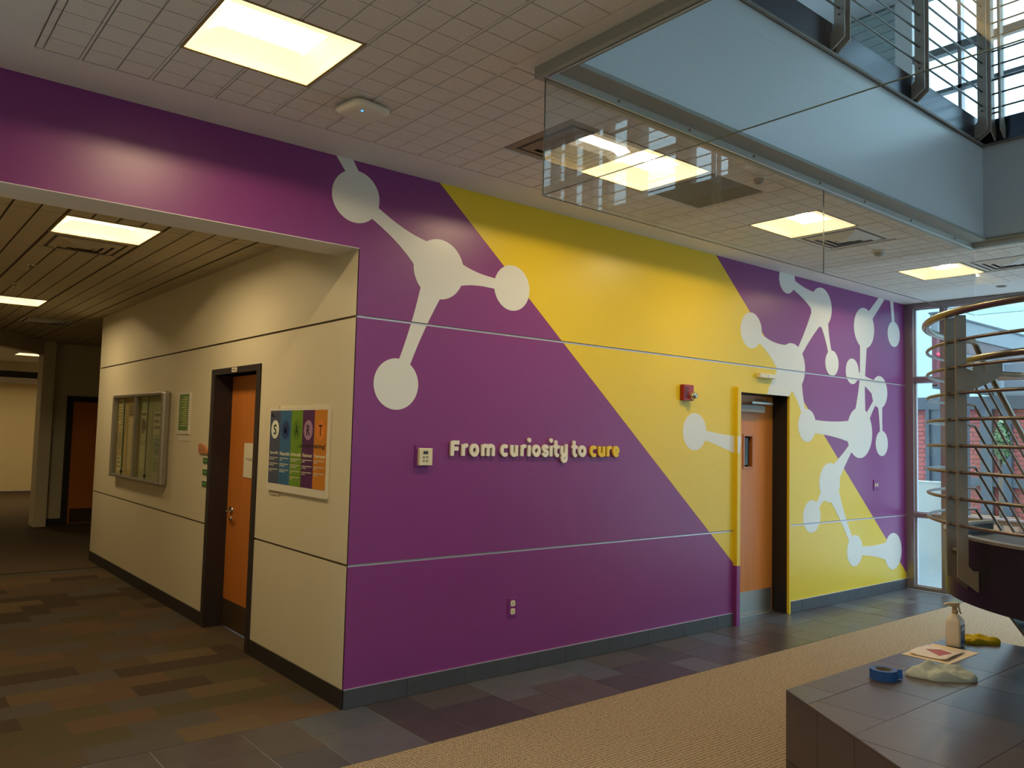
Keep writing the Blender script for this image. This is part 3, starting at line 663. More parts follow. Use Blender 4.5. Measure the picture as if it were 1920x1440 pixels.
# ------------------------------------------------------------------ small wall things
t = thing('thermostat_keypad', 'beige wall keypad with small screen on a purple back plate', 'thermostat')
obj('back_plate', MB().box(.462, .562, -.008, 0, 1.475, 1.625), PURPLEP, t, 'purple back plate', bevel=.002)
obj('case', MB().box(.478, .582, -.035, -.008, 1.49, 1.605), BEIGEP, t, bevel=.004)
obj('screen', MB().box(.508, .545, -.0365, -.034, 1.565, 1.585), mat('lcd', (58, 66, 60), .2), t)
for i in range(2):
    for j in range(2): obj('button', MB().box(.506+i*.026, .520+i*.026, -.0375, -.034, 1.515+j*.024, 1.527+j*.024), mat('button_grey', (130, 128, 116), .5), t)
t = thing('power_outlet', 'purple double power outlet low on the mural wall', 'outlet')
obj('cover_plate', MB().box(1.288, 1.376, -.007, 0, .402, .535), PURPLEP, t, bevel=.003)
for z in (.44, .497):
    s = obj('socket', MB().prism(rrect(1.332, z, .021, .021, .012), XZ, -.010, -.006), BEIGEP, t, 'cream socket face')
    obj('slots', MB().box(1.322, 1.325, -.0105, -.0099, z-.004, z+.008).box(1.338, 1.341, -.0105, -.0099, z-.004, z+.008).lathe([(0, -.0105), (.003, -.0105), (.003, -.0099)], (1.3315, 0, z-.011), 8, 'y'), INK, s)
t = thing('wall_switch', 'small purple switch plate near the windows', 'switch')
obj('cover_plate', MB().box(6.648, 6.762, -.008, 0, 1.18, 1.305), PURPLEP, t, bevel=.003)
for i in range(2): obj('toggle', MB().box(6.672+i*.045, 6.690+i*.045, -.014, -.007, 1.225, 1.262), WHITEP, t)
t = thing('fire_alarm', 'red fire alarm strobe on the yellow band', 'alarm')
obj('case', MB().box(3.185, 3.325, -.045, 0, 2.05, 2.19), RED, t, bevel=.005)
obj('strobe', MB().lathe([(0, -.05), (.022, -.045), (.034, -.02), (.036, 0)], (3.30, -.045, 2.095), 18, 'y'), CHROME, t, 'silver strobe lens')
obj('bell_grille', MB().box(3.20, 3.25, -.047, -.044, 2.07, 2.17), mat('dark_red', (100, 18, 16), .4), t)
t = thing('door_motion_sensor', 'small cream box with a white lens above the brown door', 'sensor')
obj('case', MB().box(4.335, 4.60, -.05, 0, 2.325, 2.37), BEIGEP, t, bevel=.006); obj('lens', MB().box(4.47, 4.59, -.054, -.049, 2.33, 2.36), WHITEP, t)
o = obj('door_light_tag', MB().box(4.04, 4.14, .03, .06, 2.06, 2.16), WHITEP); tag(o, 'white box tucked at the top left inside the brown door opening', 'box')

# ---- hall wall things
t = thing('notice_board', 'glazed aluminium notice board on the cream hall wall', 'notice board')
Y0, Y1, Z0, Z1 = 3.76, 5.76, 1.12, 2.055
obj('back_panel', MB().box(-.012, 0, Y0+.02, Y1-.02, Z0+.02, Z1-.02), mat('board_tan', (196, 170, 122), .9, noise_s=12, noise_a=.06), t, 'tan backing board')
obj('frame_side', MB().box(-.075, 0, Y0, Y0+.085, Z0, Z1), STEEL, t, bevel=.02); obj('frame_side', MB().box(-.075, 0, Y1-.04, Y1, Z0, Z1), STEEL, t, bevel=.012)
obj('frame_head', MB().box(-.075, 0, Y0+.085, Y1-.04, Z1-.035, Z1), STEEL, t, bevel=.01); obj('frame_sill', MB().box(-.075, 0, Y0+.085, Y1-.04, Z0, Z0+.035), STEEL, t, bevel=.01)
obj('mullion', MB().box(-.065, -.02, 4.79, 4.85, Z0+.035, Z1-.035), STEEL, t)
obj('glass_door', MB().box(-.048, -.044, 4.85, Y1-.04, Z0+.035, Z1-.035), GLASSN, t); obj('glass_door', MB().box(-.056, -.052, Y0+.085, 4.79, Z0+.035, Z1-.035), GLASSN, t)
for y in (5.30, 4.36): obj('glass_edge', MB().box(-.058, -.044, y-.005, y+.005, Z0+.035, Z1-.035), mat('glass_edge_green', (104, 116, 84), .2), t)
for y in (5.28, 4.34): obj('lock', MB().lathe([(0, -.068), (.014, -.068), (.014, -.05)], (0, y, Z0+.075), 12, 'x'), BLACKJ, t)
obj('backing_felt', MB().box(-.014, -.012, Y0+.085, 4.79, Z0+.035, Z1-.035), mat('board_green', (172, 178, 138), .9, noise_s=12, noise_a=.05), t, 'pale green felt')
def sheet(y0, y1, z0, z1, rgb, label, nm='pinned_notice', lines=0, x=-.0145, grp='notices pinned inside the glazed board', dark=(120, 112, 96)):
    o = obj(nm, MB().box(x-.0012, x, y0, y1, z0, z1), mat('sheet_%d_%d_%d' % rgb, rgb, .8)); tag(o, label, 'notice', grp)
    if lines:
        mb = MB(); n = lines; dz = (z1-z0)*.8/n
        for i in range(n):
            L = random.uniform(.5, .95)*(y1-y0)*.85; zz = z1-(z1-z0)*.1-i*dz; mb.box(x-.0018, x-.0012, y1-.07*(y1-y0)-L, y1-.07*(y1-y0), zz-dz*.45, zz)
        obj('printed_lines', mb, mat('ink_%d_%d_%d' % dark, dark, .7), o)
    return o
sheet(5.50, 5.70, 1.72, 2.0, (226, 206, 150), 'yellowish sheet at the top left inside the notice board', lines=6)
sheet(5.36, 5.58, 1.66, 1.99, (214, 200, 168), 'pale sheet overlapping the yellowish one in the notice board', lines=8, x=-.016)
sheet(5.42, 5.68, 1.40, 1.64, (206, 190, 160), 'buff sheet halfway down the left half of the notice board', lines=7)
sheet(5.44, 5.66, 1.18, 1.36, (232, 224, 200), 'bright white sheet at the bottom left of the notice board', lines=3)
sheet(4.90, 5.22, 1.82, 1.94, (128, 104, 84), 'brown card with three bars beside the centre post of the notice board', lines=3, dark=(180, 160, 130))
sheet(4.92, 5.24, 1.22, 1.80, (214, 196, 164), 'tall blank sheet left of the centre post in the notice board')
sheet(4.48, 4.72, 1.56, 1.88, (196, 198, 160), 'pale green flyer top centre in the right half of the notice board', lines=4)
sheet(4.55, 4.68, 1.66, 1.76, (92, 72, 62), 'dark photo on the pale green flyer', x=-.017)
sheet(3.95, 4.25, 1.62, 1.86, (206, 206, 180), 'white sheet top right inside the notice board', lines=3)
sheet(3.92, 4.18, 1.42, 1.58, (104, 122, 128), 'blue-grey card in the right half of the notice board', lines=2, dark=(140, 158, 160))
sheet(3.98, 4.24, 1.21, 1.40, (186, 190, 164), 'framed sheet with a grey table, bottom right of the notice board', lines=9, dark=(96, 104, 88))
sheet(4.42, 4.74, 1.26, 1.50, (200, 204, 170), 'large pale sheet bottom centre of the notice board')
t = thing('evacuation_notice', 'tall green and white framed notice right of the notice board', 'notice')
obj('frame', MB().box(-.012, 0, 3.135, 3.49, 1.64, 2.035), WHITEP, t)
obj('print', MB().box(-.0135, -.012, 3.18, 3.45, 1.675, 2.015), mat('notice_green', (88, 124, 62), .6), t, 'green printed sheet')
mb = MB()
for i in range(15):
    z = 1.99-i*.019; mb.box(-.0145, -.0135, 3.20, 3.20+.12+.03*(i % 3), z-.009, z); mb.box(-.0145, -.0135, 3.37-.01*(i % 4), 3.43, z-.004, z)
obj('printed_rows', mb, mat('notice_pale', (196, 204, 130), .6), t)
o = obj('blank_card', MB().box(-.004, 0, 3.14, 3.45, 1.575, 1.63), WHITEP); tag(o, 'blank white card under the green notice', 'card')
t = thing('room_sign', 'orange quarter-round room sign left of the hall door', 'sign')
q = [(2.829, 1.478), (2.829, 1.562)]+[(2.829-.225*math.sin(math.radians(a)), 1.478+.084*math.cos(math.radians(a))) for a in range(10, 91, 10)]
obj('plate', MB().prism(q, WALLL, -.018, 0), ORANGEP, t)
link('room_number', text_mesh('100', lambda u, v, w_: (w_, 2.815-u, v), 0, .06, 1.495, 1.512, -.0188, -.018, 'room_number'), mat('sign_brown', (150, 82, 50), .5), t)
for z0, z1, l in ((1.389, 1.440, 'top'), (1.291, 1.340, 'middle'), (1.187, 1.237, 'bottom')):
    t = thing('door_hours_sign', '%s one of three small green plates beside the dark door frame' % l, 'sign', 'small green plates by the hall door')
    obj('plate', MB().box(-.006, 0, 2.60, 2.725, z0, z1), GREEN, t); obj('white_edge', MB().box(-.004, 0, 2.60, 2.725, z1, z1+.012), WHITEP, t)
    obj('print', MB().box(-.0068, -.006, 2.625, 2.70, (z0+z1)/2-.003, (z0+z1)/2+.004), mat('print_pale_green', (150, 190, 140), .6), t)
o = obj('door_notice', MB().box(FD-.0045, FD-.003, 1.885, 2.165, 1.297, 1.585), PAPER); tag(o, 'blank white paper sheet taped to the orange hall door', 'paper')
obj('printed_lines', MB().box(FD-.0052, FD-.0045, 1.92, 2.13, 1.452, 1.457).box(FD-.0052, FD-.0045, 1.97, 2.08, 1.440, 1.445), mat('ink_grey', (120, 112, 96), .7), o)

# ---- goal poster
t = thing('goal_poster', 'poster with five coloured stripes spelling SMART on the cream wall', 'poster')
PY0, PY1, PZ0, PZ1 = .302, 1.266, 1.258, 1.860
def PU(u, v, w_): return (w_, PY1-u, v)       # u runs to the right as seen
obj('board', MB().box(-.016, 0, PY0, PY1, PZ0, PZ1), WHITEP, t, 'white poster board')
cols5 = [('stripe_slate', (70, 78, 104)), ('stripe_blue', (52, 104, 148)), ('stripe_green', (110, 148, 42)), ('stripe_purple', (84, 34, 92)), ('stripe_orange', (204, 128, 38))]
disc5 = [('disc_white', (226, 232, 220)), ('disc_navy', (36, 66, 122)), ('disc_green', (92, 132, 34)), ('disc_lilac', (172, 132, 170)), ('disc_orange', (226, 132, 52))]
lett5 = [(24, 24, 28), (28, 36, 92), (20, 50, 24), (30, 18, 36), (70, 34, 20)]
u0 = .018; sw = (PY1-PY0-.036)/5; zb, zt = 1.312, 1.842
heads = ['Specific', 'Measurable', 'Achievable', 'Relevant', 'Time-bound']
for i in range(5):
    a, b = u0+i*sw, u0+(i+1)*sw
    s = obj('stripe', MB().prism([(a, zb), (b, zb), (b, zt), (a, zt)], PU, -.0172, -.016), mat(cols5[i][0], cols5[i][1], .5), t, cols5[i][0].split('_')[1]+' stripe')
    cx, cz_ = (a+b)/2, 1.705
    obj('disc', MB().prism([(cx+.068*math.cos(k*math.pi/18), cz_+.068*math.sin(k*math.pi/18)) for k in range(36)], PU, -.0178, -.0172), mat(disc5[i][0], disc5[i][1], .5), s)
    link('printed_letter', text_mesh('SMART'[i], PU, cx-.026, cx+.026, cz_-.038, cz_+.036, -.0188, -.0178, 'printed_letter'), mat('letter5_%d' % i, lett5[i], .5), s)
    hw = .034+.005*len(heads[i]); hw = min(hw, .084)
    link('heading', text_mesh(heads[i], PU, cx-hw, cx+hw, 1.520, 1.545, -.0180, -.0172, 'heading'), mat('heading_pale', (226, 222, 196), .5), s)
    mb = MB(); z = 1.502; rr = random.Random(i)
    for k in range(3+(i == 2)):
        for q in range(2):
            L = (.15 if q == 0 else rr.uniform(.03, .10)); mb.prism([(a+.012, z-.006), (a+.012+L, z-.006), (a+.012+L, z), (a+.012, z)], PU, -.0178, -.0172); z -= .013
        z -= .016
    obj('body_text', mb, mat('body_pale', (200, 196, 180), .5), s)
link('caption', text_mesh('Be...', PU, u0+.016, u0+.095, 1.795, 1.828, -.0182, -.0172, 'caption'), INK, t)
link('caption', text_mesh('...about training!', PU, u0+2.62*sw, u0+4.93*sw, 1.575, 1.615, -.0182, -.0172, 'caption'), INK, t)
obj('hanging_clip', MB().box(-.02, 0, PY1-.14, PY1-.125, PZ1, PZ1+.02).box(-.02, 0, PY0+.13, PY0+.145, PZ1, PZ1+.02), WHITEP, t)
o = obj('name_strip', MB().box(-.006, 0, 1.06, 1.24, PZ0-.032, PZ0-.012), mat('strip_buff', (190, 176, 146), .7)); tag(o, 'thin buff strip under the lower left of the stripe poster', 'label strip')

# ------------------------------------------------------------------ atrium opening: lip, fascia, channel, glass baffles
lip = struct('trim_3', 'trim lip round the atrium opening')
th = .028; zb = 3.37; YS = -10.6
obj('lip_side', MB().box(LIPX0-th, LIPX1+th, LIPY, LIPY+th, zb, cz+.01), LIPM, lip); obj('lip_side', MB().box(LIPX0-th, LIPX0, YS, LIPY, zb, cz+.01), LIPM, lip); obj('lip_side', MB().box(LIPX1, LIPX1+th, YS, LIPY, zb, cz+.01), LIPM, lip)
obj('clamp_strip', MB().box(LIPX0, LIPX1, LIPY-.022, LIPY-.012, zb+.001, cz-.012), LIPIN, lip, 'bright glass clamp strip'); obj('clamp_strip', MB().box(LIPX0+.012, LIPX0+.022, YS, LIPY-.03, zb+.001, cz-.012), LIPIN, lip); obj('clamp_strip', MB().box(LIPX1-.022, LIPX1-.012, YS, LIPY-.03, zb+.001, cz-.012), LIPIN, lip)
obj('lip_soffit', MB().box(LIPX0, LIPX1, -1.92, LIPY, cz-.012, cz+.01).box(LIPX0, .06, YS, -1.92, cz-.012, cz+.01).box(4.72, LIPX1, YS, -1.92, cz-.012, cz+.01), mat('soffit_grey', (150, 148, 140), .6), lip)
for x in (.46, 1.02, 1.62, 2.36, 2.95, 3.65, 4.42): obj('bolt', MB().lathe([(0, -.008), (.007, -.006), (.008, 0)], (x, LIPY-.022, zb+.024), 10, 'y'), GSTEEL, lip)
fas = struct('wall_atrium', 'white fascia of the upper floor round the atrium')
FY, FX0, FX1 = -1.90, .05, 4.73
obj('fascia_face', MB().box(FX0-.1, FX1+.1, FY, FY+.12, cz-.004, 4.2), FASCIA, fas); obj('fascia_face', MB().box(FX0-.1, FX0, YS, FY, cz-.004, 4.2), FASCIA, fas); obj('fascia_face', MB().box(FX1, FX1+.1, YS, FY, cz-.004, 4.2), FASCIA, fas)
obj('upper_slab', MB().box(-4.6, 7.5, FY+.12, 3.1, 4.2, 4.40).box(-4.6, FX0-.1, SOUTH, FY+.12, 4.2, 4.40).box(FX1+.1, 7.5, SOUTH, FY+.12, 4.2, 4.40), GYP, fas)
obj('edge_channel', MB().box(FX0-.1, FX1+.0, FY-.01, FY+.12, 4.203, 4.41), CHANNEL, fas, 'dark blue-black steel edge channel'); obj('edge_channel', MB().box(FX0-.1, FX0+.01, YS, FY-.01, 4.203, 4.41), CHANNEL, fas); obj('edge_channel', MB().box(FX1-.01, FX1+.1, YS, FY, 4.203, 4.41), CHANNEL, fas)
obj('channel_flange', MB().box(FX0-.1, FX1, FY-.028, FY-.01, 4.195, 4.212).box(FX1-.028, FX1-.01, YS, FY-.028, 4.195, 4.212).box(FX0+.01, FX0+.028, YS, FY-.028, 4.195, 4.212), GSTEEL, fas)
gz0, gz1 = 2.815, 3.405; GYp = LIPY-.006
def pane(x0, x1, y0, y1, lab):
    t = thing('glass_baffle', lab, 'glass panel', 'clear glass smoke baffles hanging round the atrium')
    obj('pane', MB().box(x0, x1, y0, y1, gz0, gz1), GLASSB, t)
    ex = MB()
    if abs(x1-x0) > abs(y1-y0): ex.box(x0, x1, y0, y1, gz0-.003, gz0-.0005).box(x0-.003, x0-.0005, y0, y1, gz0, gz1-.04)
    else: ex.box(x0, x1, y0, y1, gz0-.003, gz0-.0005)
    obj('polished_edge', ex, mat('glass_edge', (70, 84, 82), .2), t, 'dark green polished edge')
pane(LIPX0+.012, 2.428, GYp-.004, GYp+.002, 'clear glass panel hanging at the left corner, before the lit ceiling light')
pane(2.436, LIPX1+.04, GYp-.004, GYp+.002, 'clear hanging glass panel right of the vertical joint')
ya = GYp-.012
for i, l in enumerate(('nearest the corner', 'second from the corner', 'third from the corner', 'fourth from the corner')):
    pane(LIPX0+.004, LIPX0+.010, ya-2.2, ya-.004, 'clear glass panel on the left side of the opening, '+l); pane(LIPX1+.034, LIPX1+.040, ya-2.2, ya-.004, 'clear glass panel on the right side of the opening, '+l); ya -= 2.206

# upper railing
ur = thing('atrium_railing', 'steel rod railing round the upper floor edge', 'railing')
ry, rx1, rx0 = -1.97, 4.66, .12
zr = [4.48+.12*k for k in range(8)]
for z in zr:
    obj('rod', MB().tube([(rx0, YS, z), (rx0, ry, z)], .0075, 8).tube([(rx0, ry, z), (rx1, ry, z)], .0075, 8).tube([(rx1, ry, z), (rx1, YS, z)], .0075, 8), RODM, ur)
obj('handrail', MB().tube([(rx0, YS, 5.48), (rx0, ry, 5.48), (rx1, ry, 5.48), (rx1, YS, 5.48)], .021, 12), STEEL, ur)
UPM = mat('taupe_post', (178, 166, 154), .45, .1, noise_s=16, noise_a=.05)
def upost(x, y, along):
    prof = [(-.035, 5.46), (.035, 5.46), (.035, 4.36), (.062, 4.33), (.062, 4.225), (.045, 4.225), (-.035, 4.285)]   # out from rail line: + towards the slab
    for s in (-.035, .035):
        mb = MB()
        if along == 'x': mb.prism(prof, lambda u, v, w_: (x+w_, y+u, v), s-.005, s+.005)
        elif along == 'y': mb.prism(prof, lambda u, v, w_: (x+u, y+w_, v), s-.005, s+.005)
        else: mb.prism(prof, lambda u, v, w_: (x-u, y+w_, v), s-.005, s+.005)
        obj('post_plate', mb, UPM, ur)
    obj('post_spacer', MB().tube([(x-.04, y, 4.44), (x+.04, y, 4.44)] if along == 'x' else [(x, y-.04, 4.44), (x, y+.04, 4.44)], .008, 8), GSTEEL, ur)
for x in (.12, 1.20, 2.33, 3.46, 4.585): upost(x, ry, 'x')
for y in (-2.04, -3.17, -4.3, -5.43, -6.56, -7.69, -8.82, -9.95): upost(rx1, y, 'y'); upost(rx0, y, 'w')

# ------------------------------------------------------------------ window wall at the right, both floors
WX = 7.45
win = struct('window_1', 'tall metal-framed glazing at the end of the mural')
def mul(y0, y1, z0, z1, x0=WX, x1=WX+.11): obj('mullion', MB().box(x0, x1, y0, y1, z0, z1), FWIN, win, bevel=.003)
FRT = 3.358
for y0, y1 in ((-.095, -.0), (-.46, -.405)): mul(y0, y1, 0.0, ZC+.0)
for k in range(1, 5): mul(-.46-1.3*k, -.405-1.3*k, 0, ZC)
for z0, z1 in ((0.0, .045), (.858, .908), (2.468, 2.527), (3.358, ZC)): mul(-5.7, -.001, z0, z1, WX+.003, WX+.107)
bars = MB()
for (a, b) in ((-.405, -.095), (-1.70, -.46), (-3.0, -1.76), (-4.3, -3.06), (-5.6, -4.36)):
    for (c, d) in ((.045, .858), (.908, 2.468), (2.527, 3.358)):
        pn_ = obj('glass_pane', MB().box(WX+.060, WX+.066, a, b, c, d), GLASSW, win)
        obj('glazing_bead', MB().box(WX+.045, WX+.08, a, a+.018, c, d).box(WX+.045, WX+.08, b-.018, b, c, d).box(WX+.045, WX+.08, a+.018, b-.018, c, c+.012).box(WX+.045, WX+.08, a+.018, b-.018, d-.012, d), ALU, pn_)
struct('wall_east', 'wall between the lower and upper glazing', MB().box(WX, WX+.15, -11.6, -5.7, 0, ZC+.1).box(WX, WX+.15, -11.6, .3, ZC, 4.41), GYP)
win2 = struct('window_2', 'upper floor glazing at the end of the atrium')
U0 = 4.41
def um(y0, y1, z0, z1, m=FWIN): obj('mullion', MB().box(7.50, 7.60, y0, y1, z0, z1), m, win2)
for (a, b) in ((-.66, -.62), (-1.09, -1.05), (-2.39, -2.34), (-3.69, -3.64)): um(a, b, U0, 7.25)
for (a, b) in ((4.41, 4.50), (5.955, 6.00), (6.44, 6.53), (7.2, 7.3)): um(-4.9, -.09, a, b, OUTC)
obj('glass_pane', MB().box(7.54, 7.546, -4.9, -.09, U0, 7.25), GLASSW, win2)
upe = MB(); upe.box(7.5, 7.65, -.09, .122, U0, 7.6)
struct('wall_upper_pier', 'cream pier beside the upper glazing', upe, GYP)
op = [(-8.67, -8.26), (-9.06, -8.83), (-9.25, -9.15), (-9.68, -9.33), (-10.06, -9.81), (-10.6, -10.2)]
sol = MB(); ye = -4.9
for (a, b) in [(-5.9, -5.3), (-6.9, -6.2), (-7.9, -7.2)]+op:
    sol.box(7.5, 7.65, b, ye, U0, 7.6); ye = a
sol.box(7.5, 7.65, -11.6, ye, U0, 7.6)
for (a, b) in [(-5.9, -5.3), (-6.9, -6.2), (-7.9, -7.2)]+op: sol.box(7.5, 7.65, a, b, U0, 5.70).box(7.5, 7.65, a, b, 6.36, 6.43).box(7.5, 7.65, a, b, 7.22, 7.6)
sol.box(7.5, 7.65, -4.9, -.09, 7.3, 7.6)
struct('wall_upper_east', 'upper east wall pierced by windows', sol, mat('upper_grey_wall', (150, 146, 140), .7))
pw = struct('wall_upper_panelled', 'pale teal boarded wall on the upper floor')
TEAL = mat('pale_teal', (166, 184, 184), .5, noise_s=2, noise_a=.02)
obj('wall_core', MB().box(7.52, 7.65, .122, 1.285, U0, 7.6), mat('teal_groove', (104, 120, 122), .6), pw)
z = U0
while z < 7.25: obj('board', MB().box(7.505, 7.52, .122, 1.285, z+.004, min(z+.118, 7.27)), TEAL, pw); z += .122
obj('wall_side', MB().box(7.5, 7.65, 2.4, 3.1, U0, 7.6), GYP, pw)
struct('ceiling_upper', 'upper floor ceiling over the atrium', MB().box(-4.7, 7.65, SOUTH, 3.1, 7.30, 7.7), mat('upper_ceiling', (176, 180, 184), .8, noise_s=3, noise_a=.03))

# ------------------------------------------------------------------ outside
gr = struct('ground_outside', 'pale paving outside the glazing', MB().box(7.56, 60, -30, 40, -.2, -.06), GROUND)
o = obj('white_hoarding', MB().box(7.92, 7.97, -.215, 1.6, -.06, 1.25).box(7.91, 7.98, -.215, 1.6, 1.25, 1.27), OUTW); tag(o, 'plain white panel standing just outside the lower window panes', 'panel')
t = thing('entrance_canopy', 'grey flat canopy with sloping fascia outside the window', 'canopy')
obj('fascia', MB().box(11.69, 24, 1.4, 1.52, 3.64, 3.95), OUTC, t); obj('coping', MB().box(11.67, 24, 1.38, 1.54, 3.95, 3.98), OUTG, t)
obj('end_panel', MB().box(11.70, 12.75, 1.42, 1.50, 2.72, 3.64), mat('outside_maroon', (104, 52, 60), .6, noise_s=2), t, 'maroon end panel under the fascia')
obj('soffit_band', MB().box(12.75, 24, 1.42, 1.50, 3.38, 3.64), OUTM, t); obj('side_panel', MB().box(12.75, 24, 1.43, 1.49, 2.78, 3.38), mat('outside_bluegrey', (104, 109, 117), .6), t)
obj('lower_trim', MB().box(11.70, 24, 1.40, 1.50, 2.68, 2.74), OUTG, t)
for x in (12.9, 17.0): obj('column', MB().box(x, x+.12, 1.42, 1.5, -.06, 2.70), OUTG, t)
link('sign_letter', text_mesh('T', lambda u, v, w_: (u, w_, v), 11.70, 12.02, 3.06, 3.28, 1.395, 1.419, 'sign_letter'), emit('red_sign', (1, .05, .12), 1.4, (200, 30, 50)), t, 'glowing red letter T')
fb = thing('brick_building', 'red brick building with grey steel columns across the street', 'building')
bx0 = 14.0
obj('wall_core', MB().box(bx0+.02, bx0+.5, -3.0, 2.9, -.06, 2.42), MORTAR, fb)
mb = MB()
bh, bw = .085, .30; z = .30; r = 0
while z < 2.40:
    y = -2.9-(r % 2)*bw/2
    while y < 2.9: mb.box(bx0, bx0+.02, max(y, -2.9), min(y+bw-.014, 2.88), z, z+bh-.018); y += bw
    z += bh; r += 1
bk = obj('brickwork', mb, BRICK, fb, kind='stuff')
obj('lintel_band', MB().box(bx0-.08, bx0+.5, -3, 4.6, 2.42, 2.66), OUTG, fb); obj('pale_band', MB().box(bx0-.04, bx0+.5, -3, 1.36, 2.66, 2.80), OUTC, fb); obj('upper_storey', MB().box(bx0, bx0+.5, -3, 1.2, 2.80, 3.25), mat('outside_bluegrey', (104, 109, 117), .6), fb)
obj('glazed_bay', MB().box(bx0-.05, bx0+.02, 2.0, 2.54, -.06, 2.42), mat('bay_grey', (82, 90, 98), .25), fb)
for (a, b) in ((2.50, 2.57), (2.22, 2.25), (1.38, 1.58), (1.06, 1.25), (.55, .70), (-.6, -.4), (-1.8, -1.6)): obj('steel_column', MB().box(bx0-.12, bx0-.0, a, b, -.06, 2.42), OUTG, fb)
obj('steel_beam', MB().box(bx0-.10, bx0, -3, 1.95, .99, 1.15), OUTG, fb)
obj('low_kerb', MB().box(bx0-.3, bx0-.12, .9, 2.0, -.06, .46), mat('brown_kerb', (140, 100, 76), .8), fb)
t = thing('mural_reflection_post', 'yellow post standing in for the mural reflected in the mullion', 'reflection stand-in')  # post added outside to imitate the yellow mural reflected in the mullion
obj('post', MB().lathe([(.07, -.06), (.07, .82), (.05, .88), (0, .90)], (8.45, -.13, 0), 16), mat('reflected_yellow', (206, 190, 30), .4), t)
# leafy shrub outside
t = thing('street_shrub', 'small green shrub outside at the right edge', 'shrub')
mb = MB(); rr = random.Random(3)
for i in range(420):
    q = Vector((rr.gauss(0, 1), rr.gauss(0, 1), rr.gauss(0, 1))).normalized()*rr.uniform(.5, 1)
    c = Vector((11.8+q.x*.22, .47+q.y*.09, 1.8+q.z*.36)); a = Vector((rr.gauss(0, 1), rr.gauss(0, 1), rr.gauss(0, 1))).normalized()*.055; b = q.cross(a).normalized()*.03
    mb.add([c-a, c+b, c+a, c-b], [(0, 1, 2, 3)])
obj('foliage', mb, mat('leaf_green', (84, 104, 66), .7), t, kind='stuff'); obj('trunk', MB().tube([(11.8, .50, -.06), (11.8, .50, 1.6)], .03, 8), mat('bark', (90, 74, 60), .9), t)

# ------------------------------------------------------------------ tiled plinth
PL = [(1.294, -2.226), (3.345, -2.226), (3.345, -5.05), (1.294, -5.05), (.405, -3.64)]
PZ = .46
pb = thing('tiled_plinth', 'low plinth clad in brown slate tiles under the stair', 'plinth')
ins = [(1.30, -2.237), (3.334, -2.237), (3.334, -5.04), (1.30, -5.04), (.42, -3.64)]
obj('core', MB().prism(ins, UP, 0.0, PZ-.010), GROUT, pb)
TT = [mat('plinth_tile_%s' % n, c, .34, noise_s=6, noise_a=.14, bump=.25, bump_s=26) for n, c in (('a', (76, 65, 65)), ('b', (82, 70, 68)), ('c', (68, 60, 62)), ('d', (80, 77, 82)))]
def clip_convex(poly, C):
    # C clockwise or ccw convex polygon
    n = len(C); area = sum(C[i-1][0]*C[i][1]-C[i][0]*C[i-1][1] for i in range(n)); sg = 1 if area > 0 else -1
    for i in range(n):
        a, b = C[i-1], C[i]; out = []
        f = lambda p: sg*((b[0]-a[0])*(p[1]-a[1])-(b[1]-a[1])*(p[0]-a[0]))
        for j in range(len(poly)):
            p, q = poly[j-1], poly[j]; fp, fq = f(p), f(q)
            if fp >= 0 and fq >= 0: out.append(q)
            elif fp >= 0 or fq >= 0:
                t_ = fp/(fp-fq); X = (p[0]+(q[0]-p[0])*t_, p[1]+(q[1]-p[1])*t_); out.append(X)
                if fq >= 0: out.append(q)
        poly = out
        if len(poly) < 3: return []
    return poly
rows = [(-2.226, -2.417, [.5, 1.44, 1.742, 2.24, 2.54, 3.04, 3.345]), (-2.417, -2.754, [.6, 1.26, 1.742, 2.06, 2.53, 2.84, 3.345]), (-2.754, -3.22, [.3, .94, 1.40, 1.73, 2.20, 2.51, 2.98, 3.345]), (-3.22, -3.69, [.0, .62, .94, 1.41, 1.73, 2.2, 2.52, 3.0, 3.345]), (-3.69, -4.16, [.0, .78, 1.25, 1.57, 2.04, 2.36, 2.83, 3.345]), (-4.16, -4.63, [.3, .94, 1.40, 1.73, 2.20, 2.51, 2.98, 3.345]), (-4.63, -5.05, [.6, 1.26, 1.742, 2.06, 2.53, 2.84, 3.345])]
gg = .0016
for (y1, y0, xs_) in rows:
    for i in range(len(xs_)-1):
        Q = clip_convex([(xs_[i]+gg, y0+gg), (xs_[i+1]-gg, y0+gg), (xs_[i+1]-gg, y1-gg), (xs_[i]+gg, y1-gg)], PL)
        if len(Q) >= 3: obj('slate_tile', MB().prism(Q, UP, PZ-.011, PZ+random.uniform(-.0006, .0003)), random.choice(TT), pb)
for i in range(len(PL)):
    a, b = Vector((*PL[i-1], 0)), Vector((*PL[i], 0)); L = (b-a).length; d = (b-a)/L; nrm = Vector((d.y, -d.x, 0))
    cen = Vector((2.2, -3.64, 0)); 
    if (cen-a).dot(nrm) < 0: nrm = -nrm
    s = 0
    A1 = PL[i-1]
    rev = (i == 0)      # the visible cut edge runs up to the first corner: set joints out from that corner
    ss = []
    q = 0
    while q < L-.01: ss.append((q, min(q+.316, L))); q += .316
    if rev: ss = [(L-e, L-s_) for s_, e in ss]
    for (s0, s1) in ss:
        for (z0, z1) in ((.002, .118), (.122, PZ-.0125)):
            p0 = a+d*(s0+gg); p1 = a+d*(s1-gg)
            mb = MB().prism([(0, 0), (1, 0), (1, 1), (0, 1)], lambda u, v, w_: (lambda P_: (P_.x, P_.y, z0+(z1-z0)*w_))(p0+(p1-p0)*u+nrm*(.0111*v)), 0, 1)
            obj('side_tile', mb, TT[0 if z0 > .1 else 2], pb)

